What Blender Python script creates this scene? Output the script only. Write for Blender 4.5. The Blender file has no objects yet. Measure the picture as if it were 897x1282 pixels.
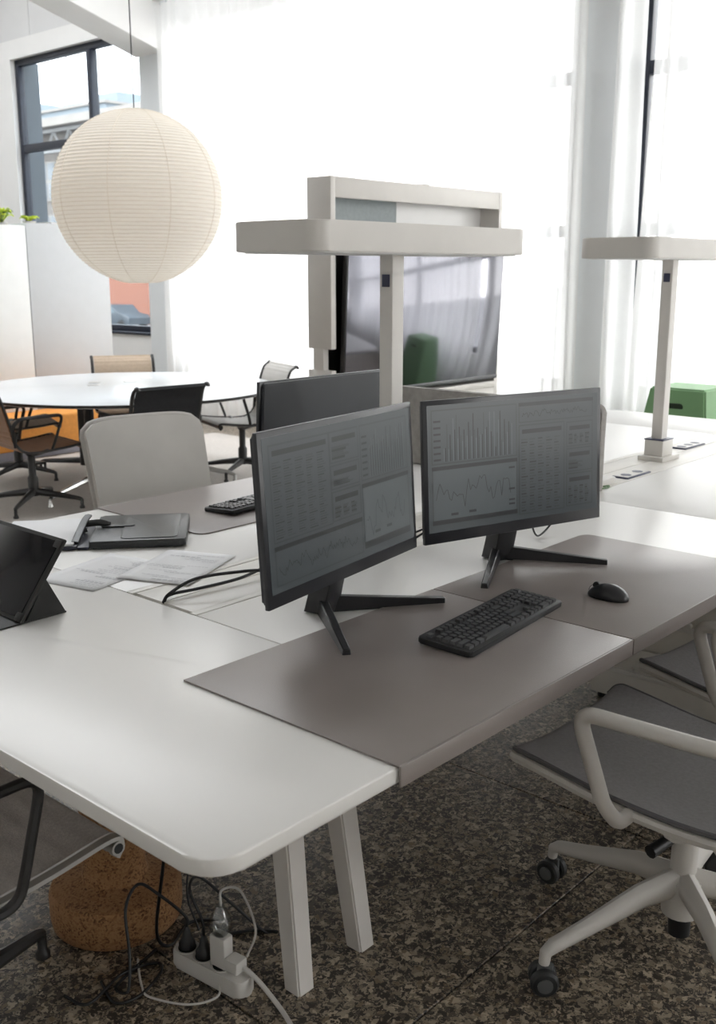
import bpy, bmesh, math, random
from mathutils import Vector, Matrix
random.seed(7)
SC = bpy.context.scene
COL = SC.collection
PI = math.pi
rad = math.radians

# ------------------------------------------------------------------ camera
F_PX, W_PX, H_PX, HOR = 1295.0, 897, 1282, 339.0
PITCH = math.atan2(H_PX / 2 - HOR, F_PX)
YAW = math.atan2(1188, math.hypot(F_PX, H_PX / 2 - HOR))
CAM_H = 1.525
cd = bpy.data.cameras.new('camera')
cam = bpy.data.objects.new('camera', cd); COL.objects.link(cam)
cam.location = (0, 0, CAM_H)
cam.rotation_euler = (PI / 2 - PITCH, 0, YAW - PI / 2)
cd.sensor_fit = 'VERTICAL'; cd.sensor_height = 36.0; cd.sensor_width = 36.0 * W_PX / H_PX
cd.lens = 36.0 * F_PX / H_PX
cd.clip_end = 600
cd.dof.use_dof = True; cd.dof.focus_distance = 2.45; cd.dof.aperture_fstop = 7.0
SC.camera = cam

# ------------------------------------------------------------------ sky, exposure
wd = bpy.data.worlds.new('sky'); SC.world = wd; wd.use_nodes = True
wn = wd.node_tree.nodes; wl = wd.node_tree.links
bg = wn['Background']
tc = wn.new('ShaderNodeTexCoord'); sx = wn.new('ShaderNodeSeparateXYZ')
rp = wn.new('ShaderNodeValToRGB')
rp.color_ramp.elements[0].position = 0.0; rp.color_ramp.elements[0].color = (1.0, 0.985, 0.955, 1)
rp.color_ramp.elements[1].position = 0.8; rp.color_ramp.elements[1].color = (0.94, 0.965, 1.0, 1)
wl.new(tc.outputs['Generated'], sx.inputs[0]); wl.new(sx.outputs['Z'], rp.inputs['Fac']); wl.new(rp.outputs['Color'], bg.inputs['Color'])
bg.inputs['Strength'].default_value = 1.0
SC.view_settings.view_transform = 'Standard'; SC.view_settings.look = 'None'
SC.view_settings.gamma = 1.0; SC.view_settings.use_curve_mapping = False
SC.view_settings.exposure = 3.22
SC.cycles.max_bounces = 10; SC.cycles.diffuse_bounces = 6; SC.cycles.glossy_bounces = 4
SC.cycles.transmission_bounces = 8; SC.cycles.transparent_max_bounces = 12
SC.cycles.caustics_reflective = False; SC.cycles.caustics_refractive = False
SC.cycles.sample_clamp_indirect = 4.0

WX = 7.12          # inner face of the window wall
def portal(y0, y1, z0, z1):      # marks the window openings for sampling the sky
    l = bpy.data.lights.new('window_daylight', 'AREA'); l.shape = 'RECTANGLE'
    l.size = z1 - z0; l.size_y = y1 - y0
    o = bpy.data.objects.new('window_daylight', l); COL.objects.link(o)
    o.location = (WX + 0.3, (y0 + y1) / 2, (z0 + z1) / 2); o.rotation_euler = (0, PI / 2, 0)
    l.cycles.is_portal = True
PY = [(-6.4, -6.0), (-1.35, -0.93), (3.73, 4.17), (8.8, 9.25)]      # pilasters along the window wall
WINS = [(9.36, 11.95, 0.85, 3.98), (4.17, 8.8, 0.62, 3.98), (-0.93, 3.73, 0.62, 3.98), (-6.0, -1.35, 0.62, 3.98)]
for w in WINS: portal(*w)
RWINS = [(3.9, 6.5, .9, 4.4)]        # unseen window added in the right wall, for more side light
BWINS = []      # windows of the wall behind the camera
def portal2(a, b, z0, z1, side):
    l = bpy.data.lights.new('window_daylight', 'AREA'); l.shape = 'RECTANGLE'; l.cycles.is_portal = True
    o = bpy.data.objects.new('window_daylight', l); COL.objects.link(o)
    if side == 'right': l.size = b - a; l.size_y = z1 - z0; o.location = ((a + b) / 2, -6.72, (z0 + z1) / 2); o.rotation_euler = (PI / 2, 0, 0)
    else: l.size = z1 - z0; l.size_y = b - a; o.location = (-3.9, (a + b) / 2, (z0 + z1) / 2); o.rotation_euler = (0, -PI / 2, 0)
for w in RWINS: portal2(*w, 'right')
for w in BWINS: portal2(*w, 'back')
RLX = (3.0, 5.6)                         # unseen rooflight strip, added to brighten the far end of the hall
l = bpy.data.lights.new('added_rooflight_daylight', 'AREA'); l.shape = 'RECTANGLE'; l.cycles.is_portal = True; l.size = RLX[1] - RLX[0]; l.size_y = 7.6
o = bpy.data.objects.new('added_rooflight_daylight', l); COL.objects.link(o); o.location = ((RLX[0] + RLX[1]) / 2, 8.6, 6.75)

# ------------------------------------------------------------------ materials
def new_mat(name):
    m = bpy.data.materials.new(name); m.use_nodes = True
    return m, m.node_tree.nodes, m.node_tree.links, m.node_tree.nodes['Principled BSDF']
def mat(name, col, rough=0.5, metal=0.0, var=0.06, scale=12.0, bump=0.0, bscale=200.0, stretch=None, spec=0.5, coat=0.0, emit=None):
    m, n, l, p = new_mat(name)
    t = n.new('ShaderNodeTexCoord'); mp = n.new('ShaderNodeMapping'); l.new(t.outputs['Object'], mp.inputs['Vector'])
    if stretch: mp.inputs['Scale'].default_value = stretch
    nz = n.new('ShaderNodeTexNoise'); nz.inputs['Scale'].default_value = scale; nz.inputs['Detail'].default_value = 4
    l.new(mp.outputs['Vector'], nz.inputs['Vector'])
    cr = n.new('ShaderNodeValToRGB'); e = cr.color_ramp.elements
    e[0].position = .3; e[1].position = .7
    e[0].color = tuple(c * (1 - var) for c in col) + (1,); e[1].color = tuple(min(1, c * (1 + var)) for c in col) + (1,)
    l.new(nz.outputs['Fac'], cr.inputs['Fac']); l.new(cr.outputs['Color'], p.inputs['Base Color'])
    p.inputs['Roughness'].default_value = rough; p.inputs['Metallic'].default_value = metal
    p.inputs['Specular IOR Level'].default_value = spec; p.inputs['Coat Weight'].default_value = coat
    if emit:
        p.inputs['Emission Color'].default_value = tuple(emit[0]) + (1,); p.inputs['Emission Strength'].default_value = emit[1]
    if bump:
        b = n.new('ShaderNodeBump'); b.inputs['Strength'].default_value = bump; b.inputs['Distance'].default_value = .002
        n2 = n.new('ShaderNodeTexNoise'); n2.inputs['Scale'].default_value = bscale; n2.inputs['Detail'].default_value = 2
        l.new(mp.outputs['Vector'], n2.inputs['Vector']); l.new(n2.outputs['Fac'], b.inputs['Height']); l.new(b.outputs['Normal'], p.inputs['Normal'])
    return m
M = {}
M['wall'] = mat('painted_plaster', (.82, .815, .805), .85, var=.02, scale=3, bump=.1)
M['upper_wall'] = mat('grey_painted_panel', (.68, .68, .68), .8, var=.02, scale=3)
M['pilaster'] = mat('pale_grey_plaster', (.71, .735, .75), .85, var=.02, scale=3, bump=.1)
M['dark_frame'] = mat('dark_blue_window_frame', (.012, .016, .03), .45, var=.2)
M['outer_grey'] = mat('blue_grey_cladding', (.07, .088, .105), .6)
M['desk'] = mat('white_desk_laminate', (.77, .755, .73), .32, var=.012, scale=2.5, bump=.04, bscale=500)
M['desk_edge'] = mat('white_leg_powder_coat', (.68, .65, .62), .45, var=.03, bump=.05, bscale=400)
M['pad'] = mat('taupe_leather', (.255, .222, .208), .31, var=.05, scale=5, bump=.22, bscale=420)
M['flap'] = mat('cream_flap_laminate', (.70, .675, .63), .4, var=.02)
M['socket_dark'] = mat('navy_socket_plastic', (.03, .035, .08), .4)
M['black'] = mat('black_plastic', (.012, .0125, .014), .42, var=.15, bump=.1, bscale=500)
M['black_rubber'] = mat('black_cable_rubber', (.008, .008, .009), .45)
M['black_satin'] = mat('black_satin_stand', (.016, .016, .018), .3, var=.1)
M['bezel'] = mat('dark_monitor_bezel', (.02, .021, .025), .28)
M['monitor_back'] = mat('charcoal_monitor_back', (.028, .031, .036), .5, var=.05, bump=.1, bscale=300)
M['key'] = mat('dark_key_cap', (.022, .023, .025), .3, var=.1)
M['key_shine'] = mat('glossy_black_key_cap', (.060, .061, .064), .38, var=.1, spec=.6)
M['screen'] = mat('dim_grey_screen', (.028, .033, .037), .28, var=.02, emit=((.62, .76, .80), .0030))
M['panel_glow'] = mat('screen_panel_glow', (.03, .035, .038), .28, var=.0, emit=((.62, .75, .79), .0055))
M['ink_dark'] = mat('screen_dark_print', (.008, .009, .010), .28, var=.0, emit=((.6, .7, .8), .0008))
M['ink_mid'] = mat('screen_mid_print', (.02, .024, .026), .28, var=.0, emit=((.62, .74, .8), .0014))
M['ink_light'] = mat('screen_light_print', (.04, .045, .048), .28, var=.0, emit=((.65, .78, .82), .0105))
M['white_metal'] = mat('white_powder_coat', (.72, .705, .68), .4, var=.02, bump=.04, bscale=400)
M['lamp'] = mat('warm_grey_lamp_coat', (.66, .635, .60), .42, var=.02, bump=.04, bscale=400)
M['diffuser'] = mat('lamp_diffuser', (.8, .8, .79), .5, var=.01)
M['cork'] = None
M['felt'] = mat('grey_felt', (.30, .285, .27), .95, var=.12, scale=40, bump=.5, bscale=300)
M['felt_cool'] = mat('cool_grey_felt', (.40, .44, .45), .95, var=.06, scale=40, bump=.4, bscale=300)
M['whiteboard'] = mat('white_enamel', (.82, .81, .80), .2, var=.01)
M['media_white'] = mat('media_wall_lacquer', (.70, .67, .635), .4, var=.015)
M['tv'] = mat('tv_glass', (.012, .0125, .015), .10, var=.05, spec=.9, coat=.5)
M['tv'].node_tree.nodes['Principled BSDF'].inputs['IOR'].default_value = 2.1
M['tv'].node_tree.nodes['Principled BSDF'].inputs['Specular Tint'].default_value = (.88, .88, 1, 1)
M['tv_bezel'] = mat('tv_silver_bezel', (.12, .12, .125), .3, metal=.6)
M['sling_grey'] = mat('light_grey_leather', (.60, .58, .55), .5, var=.04, scale=8, bump=.15, bscale=300)
M['sling_black'] = mat('black_hopsack', (.014, .015, .018), .8, var=.2, scale=60, bump=.4, bscale=250)
M['sling_brown'] = mat('brown_leather', (.30, .15, .075), .45, var=.12, scale=9, bump=.15)
M['sling_taupe'] = mat('taupe_cloth', (.30, .235, .18), .8, var=.08, scale=40, bump=.3)
M['sling_beige'] = mat('beige_cloth', (.52, .41, .31), .8, var=.06, scale=40, bump=.3)
M['sling_mesh'] = mat('grey_net_weave', (.42, .385, .36), .8, var=.13, scale=160, bump=.5, bscale=350)
M['sling_rim'] = mat('grey_leather_rim', (.46, .44, .415), .45, var=.04)
M['alu'] = mat('polished_aluminium', (.78, .78, .77), .18, metal=1.0, var=.03)
M['alu_dark'] = mat('dark_coated_aluminium', (.028, .027, .027), .35, metal=.2, var=.1)
M['alu_satin'] = mat('satin_aluminium', (.55, .54, .52), .35, metal=.9, var=.03)
M['chair_white'] = mat('soft_grey_plastic', (.60, .575, .54), .45, var=.02, bump=.06, bscale=400)
M['chair_cloth'] = mat('grey_knit_seat', (.27, .26, .262), .9, var=.08, scale=120, bump=.5, bscale=420)
M['chair_piping'] = mat('dark_grey_piping', (.12, .115, .12), .8)
M['wheel'] = mat('dark_castor_rubber', (.02, .021, .022), .5)
M['wheel_grey'] = mat('grey_castor_cover', (.10, .105, .105), .5)
M['table_white'] = mat('pale_table_laminate', (.80, .83, .86), .25, var=.01)
M['carpet'] = mat('beige_loop_carpet', (.52, .485, .45), .98, var=.07, scale=60, bump=.6, bscale=160)
M['cab_white'] = mat('white_cabinet_lacquer', (.80, .81, .80), .5, var=.015)
M['cab_grey'] = mat('pale_grey_cabinet_lacquer', (.60, .615, .63), .5, var=.015)
M['orange'] = mat('orange_upholstery', (.78, .33, .07), .8, var=.06, scale=40, bump=.3)
M['bench_base'] = mat('grey_bench_plinth', (.36, .36, .42), .5)
M['paper'] = mat('white_paper', (.80, .80, .81), .8, var=.02, scale=15)
M['print'] = mat('grey_print', (.60, .60, .62), .8, var=.05)
M['leather_black'] = mat('black_folder_leather', (.030, .032, .033), .38, var=.12, scale=9, bump=.3, bscale=260)
M['leather_navy'] = mat('navy_folder_edge', (.02, .022, .04), .4)
M['folio'] = mat('charcoal_folio_cover', (.022, .022, .021), .6, var=.1, bump=.3, bscale=300)
M['tablet_glass'] = mat('tablet_glass', (.006, .006, .008), .08, var=.0, spec=.25)
M['white_plastic'] = mat('white_plastic', (.62, .60, .57), .4, var=.03)
M['green'] = mat('green_lacquer', (.19, .36, .17), .55, var=.03)
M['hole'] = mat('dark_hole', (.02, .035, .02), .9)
M['leaf'] = mat('lime_leaf', (.62, .76, .05), .5, var=.25, scale=9)
M['leaf_dark'] = mat('dark_leaf', (.12, .22, .10), .5, var=.25, scale=9)
M['soil'] = mat('potting_soil', (.05, .035, .025), .95, var=.3, scale=80, bump=.8)
M['asphalt'] = mat('asphalt', (.16, .16, .16), .9, var=.1, scale=4)
M['hall_wall'] = mat('darkened_render', (.19, .17, .155), .9, var=.15, scale=.8)  # wall colour darkened to hold back the bright outdoor light
M['hall_roof'] = mat('grey_roof_sheet', (.15, .155, .175), .7, var=.15, scale=.6)
M['hall_trim'] = mat('cream_fascia', (.29, .265, .24), .8, var=.06, scale=1)
M['hall_glass'] = mat('dusty_hall_glass', (.14, .16, .18), .3, var=.3, scale=.5)
M['truss'] = mat('pale_steel_truss', (.20, .20, .20), .6)
M['office_wall'] = mat('pale_blue_cladding', (.23, .27, .30), .7, var=.05, scale=.4)
M['office_glass'] = mat('office_window_glass', (.11, .16, .20), .2, var=.2, scale=.6)
M['car_paint'] = mat('dark_grey_car_paint', (.075, .09, .105), .25, var=.05)
M['car_glass'] = mat('car_glass', (.14, .18, .20), .12)
M['tyre'] = mat('tyre_rubber', (.02, .02, .02), .8)
M['dark_wedge'] = mat('dark_grey_metal_foot', (.035, .037, .042), .35, metal=.3)
M['joint'] = mat('dark_floor_joint', (.05, .045, .04), .9)

def terrazzo():
    m, n, l, p = new_mat('terrazzo')
    g = n.new('ShaderNodeNewGeometry')
    wob = n.new('ShaderNodeTexNoise'); wob.inputs['Scale'].default_value = 60; wob.inputs['Detail'].default_value = 2
    l.new(g.outputs['Position'], wob.inputs['Vector'])
    ad = n.new('ShaderNodeMixRGB'); ad.blend_type = 'LINEAR_LIGHT'; ad.inputs['Fac'].default_value = .02
    l.new(g.outputs['Position'], ad.inputs['Color1']); l.new(wob.outputs['Color'], ad.inputs['Color2'])
    def vor(scale, lo, mid, hi):
        v = n.new('ShaderNodeTexVoronoi'); v.inputs['Scale'].default_value = scale
        l.new(ad.outputs['Color'], v.inputs['Vector'])
        s = n.new('ShaderNodeSeparateColor'); l.new(v.outputs['Color'], s.inputs[0])
        r = n.new('ShaderNodeValToRGB'); r.color_ramp.interpolation = 'CONSTANT'; e = r.color_ramp.elements
        e[0].position = 0; e[0].color = lo + (1,); e[1].position = .32; e[1].color = mid + (1,)
        for q, c in ((.5, hi), (.66, tuple(a * .7 for a in hi)), (.8, tuple(min(1, a * 1.35) for a in hi)), (.92, (.20, .15, .10))):
            x = e.new(q); x.color = c + (1,)
        l.new(s.outputs[0], r.inputs['Fac'])
        return r, s
    a, sa = vor(86, (.034, .027, .021), (.095, .077, .059), (.36, .30, .222))
    b, sb = vor(185, (.030, .026, .022), (.075, .064, .055), (.29, .24, .18))
    mx = n.new('ShaderNodeMixRGB'); thr = n.new('ShaderNodeMath'); thr.operation = 'GREATER_THAN'; thr.inputs[1].default_value = .55
    l.new(sa.outputs[1], thr.inputs[0]); l.new(thr.outputs[0], mx.inputs['Fac'])
    l.new(a.outputs['Color'], mx.inputs['Color1']); l.new(b.outputs['Color'], mx.inputs['Color2'])
    l.new(mx.outputs['Color'], p.inputs['Base Color'])
    p.inputs['Roughness'].default_value = .38
    return m
M['terrazzo'] = terrazzo()
def cork():
    m, n, l, p = new_mat('cork')
    t = n.new('ShaderNodeTexCoord')
    v = n.new('ShaderNodeTexVoronoi'); v.inputs['Scale'].default_value = 240; l.new(t.outputs['Object'], v.inputs['Vector'])
    z = n.new('ShaderNodeTexNoise'); z.inputs['Scale'].default_value = 28; z.inputs['Detail'].default_value = 8; l.new(t.outputs['Object'], z.inputs['Vector'])
    s = n.new('ShaderNodeSeparateColor'); l.new(v.outputs['Color'], s.inputs[0])
    a = n.new('ShaderNodeMath'); a.operation = 'ADD'; l.new(s.outputs[0], a.inputs[0]); l.new(z.outputs['Fac'], a.inputs[1])
    h = n.new('ShaderNodeMath'); h.operation = 'MULTIPLY'; h.inputs[1].default_value = .5; l.new(a.outputs[0], h.inputs[0])
    r = n.new('ShaderNodeValToRGB'); e = r.color_ramp.elements
    e[0].position = .22; e[0].color = (.10, .045, .018, 1); e[1].position = .62; e[1].color = (.36, .19, .085, 1)
    x = e.new(.4); x.color = (.28, .14, .06, 1)
    l.new(h.outputs[0], r.inputs['Fac']); l.new(r.outputs['Color'], p.inputs['Base Color']); p.inputs['Roughness'].default_value = .9
    b = n.new('ShaderNodeBump'); b.inputs['Strength'].default_value = .4; b.inputs['Distance'].default_value = .003
    l.new(h.outputs[0], b.inputs['Height']); l.new(b.outputs['Normal'], p.inputs['Normal'])
    return m
M['cork'] = cork()
def bricks():
    m, n, l, p = new_mat('orange_brickwork')
    t = n.new('ShaderNodeTexCoord'); mp = n.new('ShaderNodeMapping'); mp.inputs['Rotation'].default_value = (PI / 2, 0, PI / 2)
    l.new(t.outputs['Object'], mp.inputs['Vector'])
    b = n.new('ShaderNodeTexBrick'); b.inputs['Scale'].default_value = 3.0
    b.inputs['Color1'].default_value = (.32, .135, .09, 1); b.inputs['Color2'].default_value = (.29, .12, .08, 1); b.inputs['Mortar'].default_value = (.33, .17, .125, 1)
    l.new(mp.outputs['Vector'], b.inputs['Vector']); l.new(b.outputs['Color'], p.inputs['Base Color']); p.inputs['Roughness'].default_value = .9
    return m
M['brick'] = bricks()
def sheer(name, col, transp, transl, weave=0):
    m, n, l, p = new_mat(name); n.remove(p); out = n['Material Output']
    t = n.new('ShaderNodeBsdfTransparent'); tr = n.new('ShaderNodeBsdfTranslucent'); d = n.new('ShaderNodeBsdfDiffuse')
    tcd = n.new('ShaderNodeTexCoord'); nz = n.new('ShaderNodeTexNoise'); nz.inputs['Scale'].default_value = 40
    l.new(tcd.outputs['Object'], nz.inputs['Vector'])
    cr = n.new('ShaderNodeValToRGB'); e = cr.color_ramp.elements
    e[0].color = tuple(c * .96 for c in col) + (1,); e[1].color = tuple(col) + (1,)
    l.new(nz.outputs['Fac'], cr.inputs['Fac'])
    for s in (tr, d): l.new(cr.outputs['Color'], s.inputs['Color'])
    a = n.new('ShaderNodeMixShader'); a.inputs[0].default_value = transl; l.new(d.outputs[0], a.inputs[1]); l.new(tr.outputs[0], a.inputs[2])
    b = n.new('ShaderNodeMixShader'); b.inputs[0].default_value = transp; l.new(a.outputs[0], b.inputs[1]); l.new(t.outputs[0], b.inputs[2])
    l.new(b.outputs[0], out.inputs['Surface'])
    return m
M['curtain'] = sheer('sheer_white_curtain', (.955, .95, .94), .19, .60)
M['lantern'] = sheer('washi_paper', (.96, .925, .87), 0.0, .50)
M['rib'] = mat('bamboo_rib', (.74, .67, .57), .7)
def glass(name, tint, gl=.06):
    m, n, l, p = new_mat(name); n.remove(p); out = n['Material Output']
    t = n.new('ShaderNodeBsdfTransparent'); t.inputs['Color'].default_value = tint + (1,)
    g = n.new('ShaderNodeBsdfGlossy'); g.inputs['Roughness'].default_value = .02
    x = n.new('ShaderNodeMixShader'); x.inputs[0].default_value = gl
    l.new(t.outputs[0], x.inputs[1]); l.new(g.outputs[0], x.inputs[2]); l.new(x.outputs[0], out.inputs['Surface'])
    return m
M['glass'] = glass('window_glass', (.95, .955, .955))
M['glass_tint'] = glass('dimmed_window_glass', (.70, .735, .76))  # tint added to dim the bright view through the left window
M['clear_plug'] = glass('clear_plastic', (.82, .84, .84), .16)

# ------------------------------------------------------------------ mesh helpers
ID = Matrix.Identity(4)
def T(x, y, z): return Matrix.Translation((x, y, z))
def R(a, ax='Z'): return Matrix.Rotation(a, 4, ax)
def rrect(x0, x1, y0, y1, r, n=6):
    if not isinstance(r, (tuple, list)): r = (r,) * 4          # order: x0y0, x1y0, x1y1, x0y1
    out = []
    for (cx, cy, a0, q) in ((x0, y0, PI, r[0]), (x1, y0, 1.5 * PI, r[1]), (x1, y1, 0, r[2]), (x0, y1, .5 * PI, r[3])):
        sxx = 1 if cx == x0 else -1; syy = 1 if cy == y0 else -1
        if q <= 0: out.append((cx, cy)); continue
        for k in range(n + 1):
            a = a0 + .5 * PI * k / n
            out.append((cx + sxx * q + q * math.cos(a), cy + syy * q + q * math.sin(a)))
    return out
class MB:
    def __init__(s): s.bm = bmesh.new(); s.mats = []
    def mi(s, m):
        if m is None: return 0
        if m not in s.mats: s.mats.append(m)
        return s.mats.index(m)
    def add(s, tmp, X=ID, m=None):
        for f in tmp.faces: f.material_index = s.mi(m)
        me = bpy.data.meshes.new('tmp'); tmp.to_mesh(me); tmp.free(); me.transform(X); s.bm.from_mesh(me); bpy.data.meshes.remove(me)
        return s
    def box(s, x0, x1, y0, y1, z0, z1, bev=0, X=ID, m=None, seg=2):
        t = bmesh.new(); bmesh.ops.create_cube(t, size=1)
        for v in t.verts: v.co = Vector((x0 + (v.co.x + .5) * (x1 - x0), y0 + (v.co.y + .5) * (y1 - y0), z0 + (v.co.z + .5) * (z1 - z0)))
        if bev: bmesh.ops.bevel(t, geom=t.edges[:], offset=bev, segments=seg, affect='EDGES', profile=.5)
        return s.add(t, X, m)
    def prism(s, pts, z0, z1, bev=0, X=ID, m=None, seg=2, scale_top=1.0):
        t = bmesh.new(); n = len(pts)
        lo = [t.verts.new((p[0], p[1], z0)) for p in pts]; hi = [t.verts.new((p[0] * scale_top, p[1] * scale_top, z1)) for p in pts]
        t.faces.new(lo[::-1]); t.faces.new(hi)
        for i in range(n): t.faces.new((lo[i], lo[(i + 1) % n], hi[(i + 1) % n], hi[i]))
        if bev:
            es = [e for e in t.edges if abs(e.verts[0].co.z - e.verts[1].co.z) < 1e-6]
            bmesh.ops.bevel(t, geom=es, offset=bev, segments=seg, affect='EDGES', profile=.5)
        bmesh.ops.recalc_face_normals(t, faces=t.faces[:])
        return s.add(t, X, m)
    def tube(s, pts, r, n=8, X=ID, m=None, closed=False, ry=None, up=None):
        t = bmesh.new(); P = [Vector(p) for p in pts]; k = len(P); rings = []; prev = None
        for i in range(k):
            if closed: d = P[(i + 1) % k] - P[i - 1]
            else: d = P[min(i + 1, k - 1)] - P[max(i - 1, 0)]
            d.normalize()
            if up is not None: a = Vector(up) - d * d.dot(Vector(up))
            elif prev is not None: a = prev - d * d.dot(prev)
            else: a = Vector((0, 0, 1)) - d * d.z
            if a.length < 1e-4: a = Vector((1, 0, 0)) - d * d.x
            if a.length < 1e-4: a = Vector((0, 1, 0)) - d * d.y
            a.normalize(); prev = a; b = d.cross(a)
            q = r[i] if isinstance(r, (list, tuple)) else r
            q2 = (ry[i] if isinstance(ry, (list, tuple)) else ry) if ry is not None else q
            rings.append([t.verts.new(P[i] + a * q * math.cos(2 * PI * j / n) + b * q2 * math.sin(2 * PI * j / n)) for j in range(n)])
        for i in range(k if closed else k - 1):
            A, B = rings[i], rings[(i + 1) % k]
            for j in range(n): t.faces.new((A[j], A[(j + 1) % n], B[(j + 1) % n], B[j]))
        if not closed: t.faces.new(rings[0][::-1]); t.faces.new(rings[-1])
        bmesh.ops.recalc_face_normals(t, faces=t.faces[:])
        return s.add(t, X, m)
    def lathe(s, prof, n=24, X=ID, m=None):
        t = bmesh.new(); rings = []
        for (r, z) in prof:
            if r < 1e-6: rings.append([t.verts.new((0, 0, z))])
            else: rings.append([t.verts.new((r * math.cos(2 * PI * j / n), r * math.sin(2 * PI * j / n), z)) for j in range(n)])
        for A, B in zip(rings, rings[1:]):
            for j in range(n):
                q = [A[j % len(A)], A[(j + 1) % len(A)], B[(j + 1) % len(B)], B[j % len(B)]]
                u = []
                for v in q:
                    if v not in u: u.append(v)
                if len(u) > 2: t.faces.new(u)
        bmesh.ops.recalc_face_normals(t, faces=t.faces[:])
        return s.add(t, X, m)
    def sheet(s, grid, th=0.0, X=ID, m=None):       # grid[i][j] of points, optional thickness
        t = bmesh.new(); V = [[t.verts.new(p) for p in row] for row in grid]
        for i in range(len(V) - 1):
            for j in range(len(V[0]) - 1): t.faces.new((V[i][j], V[i][j + 1], V[i + 1][j + 1], V[i + 1][j]))
        if th: 
            bmesh.ops.recalc_face_normals(t, faces=t.faces[:])
            bmesh.ops.solidify(t, geom=t.faces[:], thickness=th)
        return s.add(t, X, m)
    def quad(s, a, b, c, d, m=None):
        vs = [s.bm.verts.new(p) for p in (a, b, c, d)]; f = s.bm.faces.new(vs); f.material_index = s.mi(m)
        return s
    def mesh(s, name, m=None, smooth=38):
        me = bpy.data.meshes.new(name); s.bm.to_mesh(me); s.bm.free()
        for q in (s.mats or [m]): me.materials.append(M[q] if isinstance(q, str) else q)
        if smooth:
            me.shade_smooth(); me.set_sharp_from_angle(angle=rad(smooth))
        return me
def link(name, me, parent=None, loc=(0, 0, 0), rz=0.0):
    o = bpy.data.objects.new(name, me); COL.objects.link(o)
    if parent: o.parent = parent
    o.location = loc; o.rotation_euler = (0, 0, rz)
    return o
def part(name, mb, m, parent, label=None, kind=None, smooth=38, world=False):
    o = link(name, mb.mesh(name, m, smooth), parent)
    if world: o.location = -Vector(parent.location) if parent.parent is None else Vector((0, 0, 0))
    if label: o['label'] = label
    if kind: o['kind'] = kind
    return o
def tag(o, label, cat, group=None):
    o['label'] = label; o['category'] = cat
    if group: o['group'] = group
    return o
def thing(name, label, cat, loc=(0, 0, 0), rz=0.0, group=None):
    return tag(link(name, None, None, loc, rz), label, cat, group)
def struct(name, mb, m, parent=None, smooth=0):
    o = link(name, mb.mesh(name, m, smooth), parent)
    if parent is None: o['kind'] = 'structure'
    return o
def copy_tree(o, parent=None):
    kids = list(o.children); c = o.copy(); COL.objects.link(c); c.parent = parent
    for ch in kids: copy_tree(ch, c)
    return c
def arc(c, r, a0, a1, n=6, plane='xz'):
    out = []
    for k in range(n + 1):
        a = a0 + (a1 - a0) * k / n; u, v = r * math.cos(a), r * math.sin(a)
        out.append((c[0] + u, c[1], c[2] + v) if plane == 'xz' else (c[0], c[1] + u, c[2] + v) if plane == 'yz' else (c[0] + u, c[1] + v, c[2]))
    return out
def fillet(pts, r, n=5):                   # round the corners of a polyline
    P = [Vector(p) for p in pts]; out = [P[0]]
    for i in range(1, len(P) - 1):
        a, b, c = P[i - 1], P[i], P[i + 1]
        d1, d2 = (a - b), (c - b); q = min(r, d1.length * .45, d2.length * .45)
        p0, p1 = b + d1.normalized() * q, b + d2.normalized() * q
        for k in range(n + 1):
            t = k / n; out.append(p0 * (1 - t) ** 2 + b * 2 * t * (1 - t) + p1 * t * t)
    out.append(P[-1])
    return out
def spline(pts, n=8):                      # Catmull-Rom through points
    P = [Vector(p) for p in pts]; P = [P[0] * 2 - P[1]] + P + [P[-1] * 2 - P[-2]]; out = []
    for i in range(1, len(P) - 2):
        for k in range(n):
            t = k / n; a, b, c, d = P[i - 1:i + 3]
            out.append(.5 * ((2 * b) + (c - a) * t + (2 * a - 5 * b + 4 * c - d) * t * t + (3 * b - a - 3 * c + d) * t ** 3))
    out.append(P[-2])
    return out

# ================================================================== SETTING
X0, X1, Y0, Y1 = -3.6, WX, -6.4, 13.2
flo = struct('floor', MB().box(X0, X1 + .3, Y0, Y1, -.12, -.022), 'joint')
tile = MB().box(-.598, .598, -.598, .598, -.022, 0, .0015, seg=1).mesh('tile', 'terrazzo', 0)
for i in range(9):
    for j in range(16):
        link('tile', tile, flo, (X0 + .6 + 1.2 * i + .05, Y0 + .6 + 1.2 * j + .35, 0))
# window wall, with openings; pieces are children of the wall
ww = struct('wall_front', MB().box(X1, X1 + .28, Y0 - .4, Y1, 3.98, 4.19), 'wall')          # lintel band
def wallpiece(name, x0, x1, y0, y1, z0, z1, m): return struct(name, MB().box(x0, x1, y0, y1, z0, z1), m, ww)
for (a, b, z0, z1) in WINS: wallpiece('parapet', X1, X1 + .28, a, b, -.02, z0, 'wall')
wallpiece('wall_section', X1, X1 + .28, 11.95, Y1, -.02, 3.98, 'wall')
wallpiece('wall_section', X1, X1 + .28, 9.25, 9.36, -.02, 3.98, 'wall')
for (a, b) in PY: wallpiece('pilaster', X1 - .14, X1 + .28, a, b, -.02, 5.6, 'pilaster')
for (a, b) in ((Y0, -1.0), (-1.0, 4.0), (4.0, 9.0), (9.0, 11.52), (11.53, Y1)):
    wallpiece('upper_panel', X1 + .03, X1 + .28, a, b, 4.2, 5.7, 'upper_wall')
SL = .275
def slope(x): return 5.5 + SL * (X1 - x)
struct('wall_left', MB().box(X0 - .2, X1 + .28, Y1, Y1 + .2, -.12, 8.5), 'wall')
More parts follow.
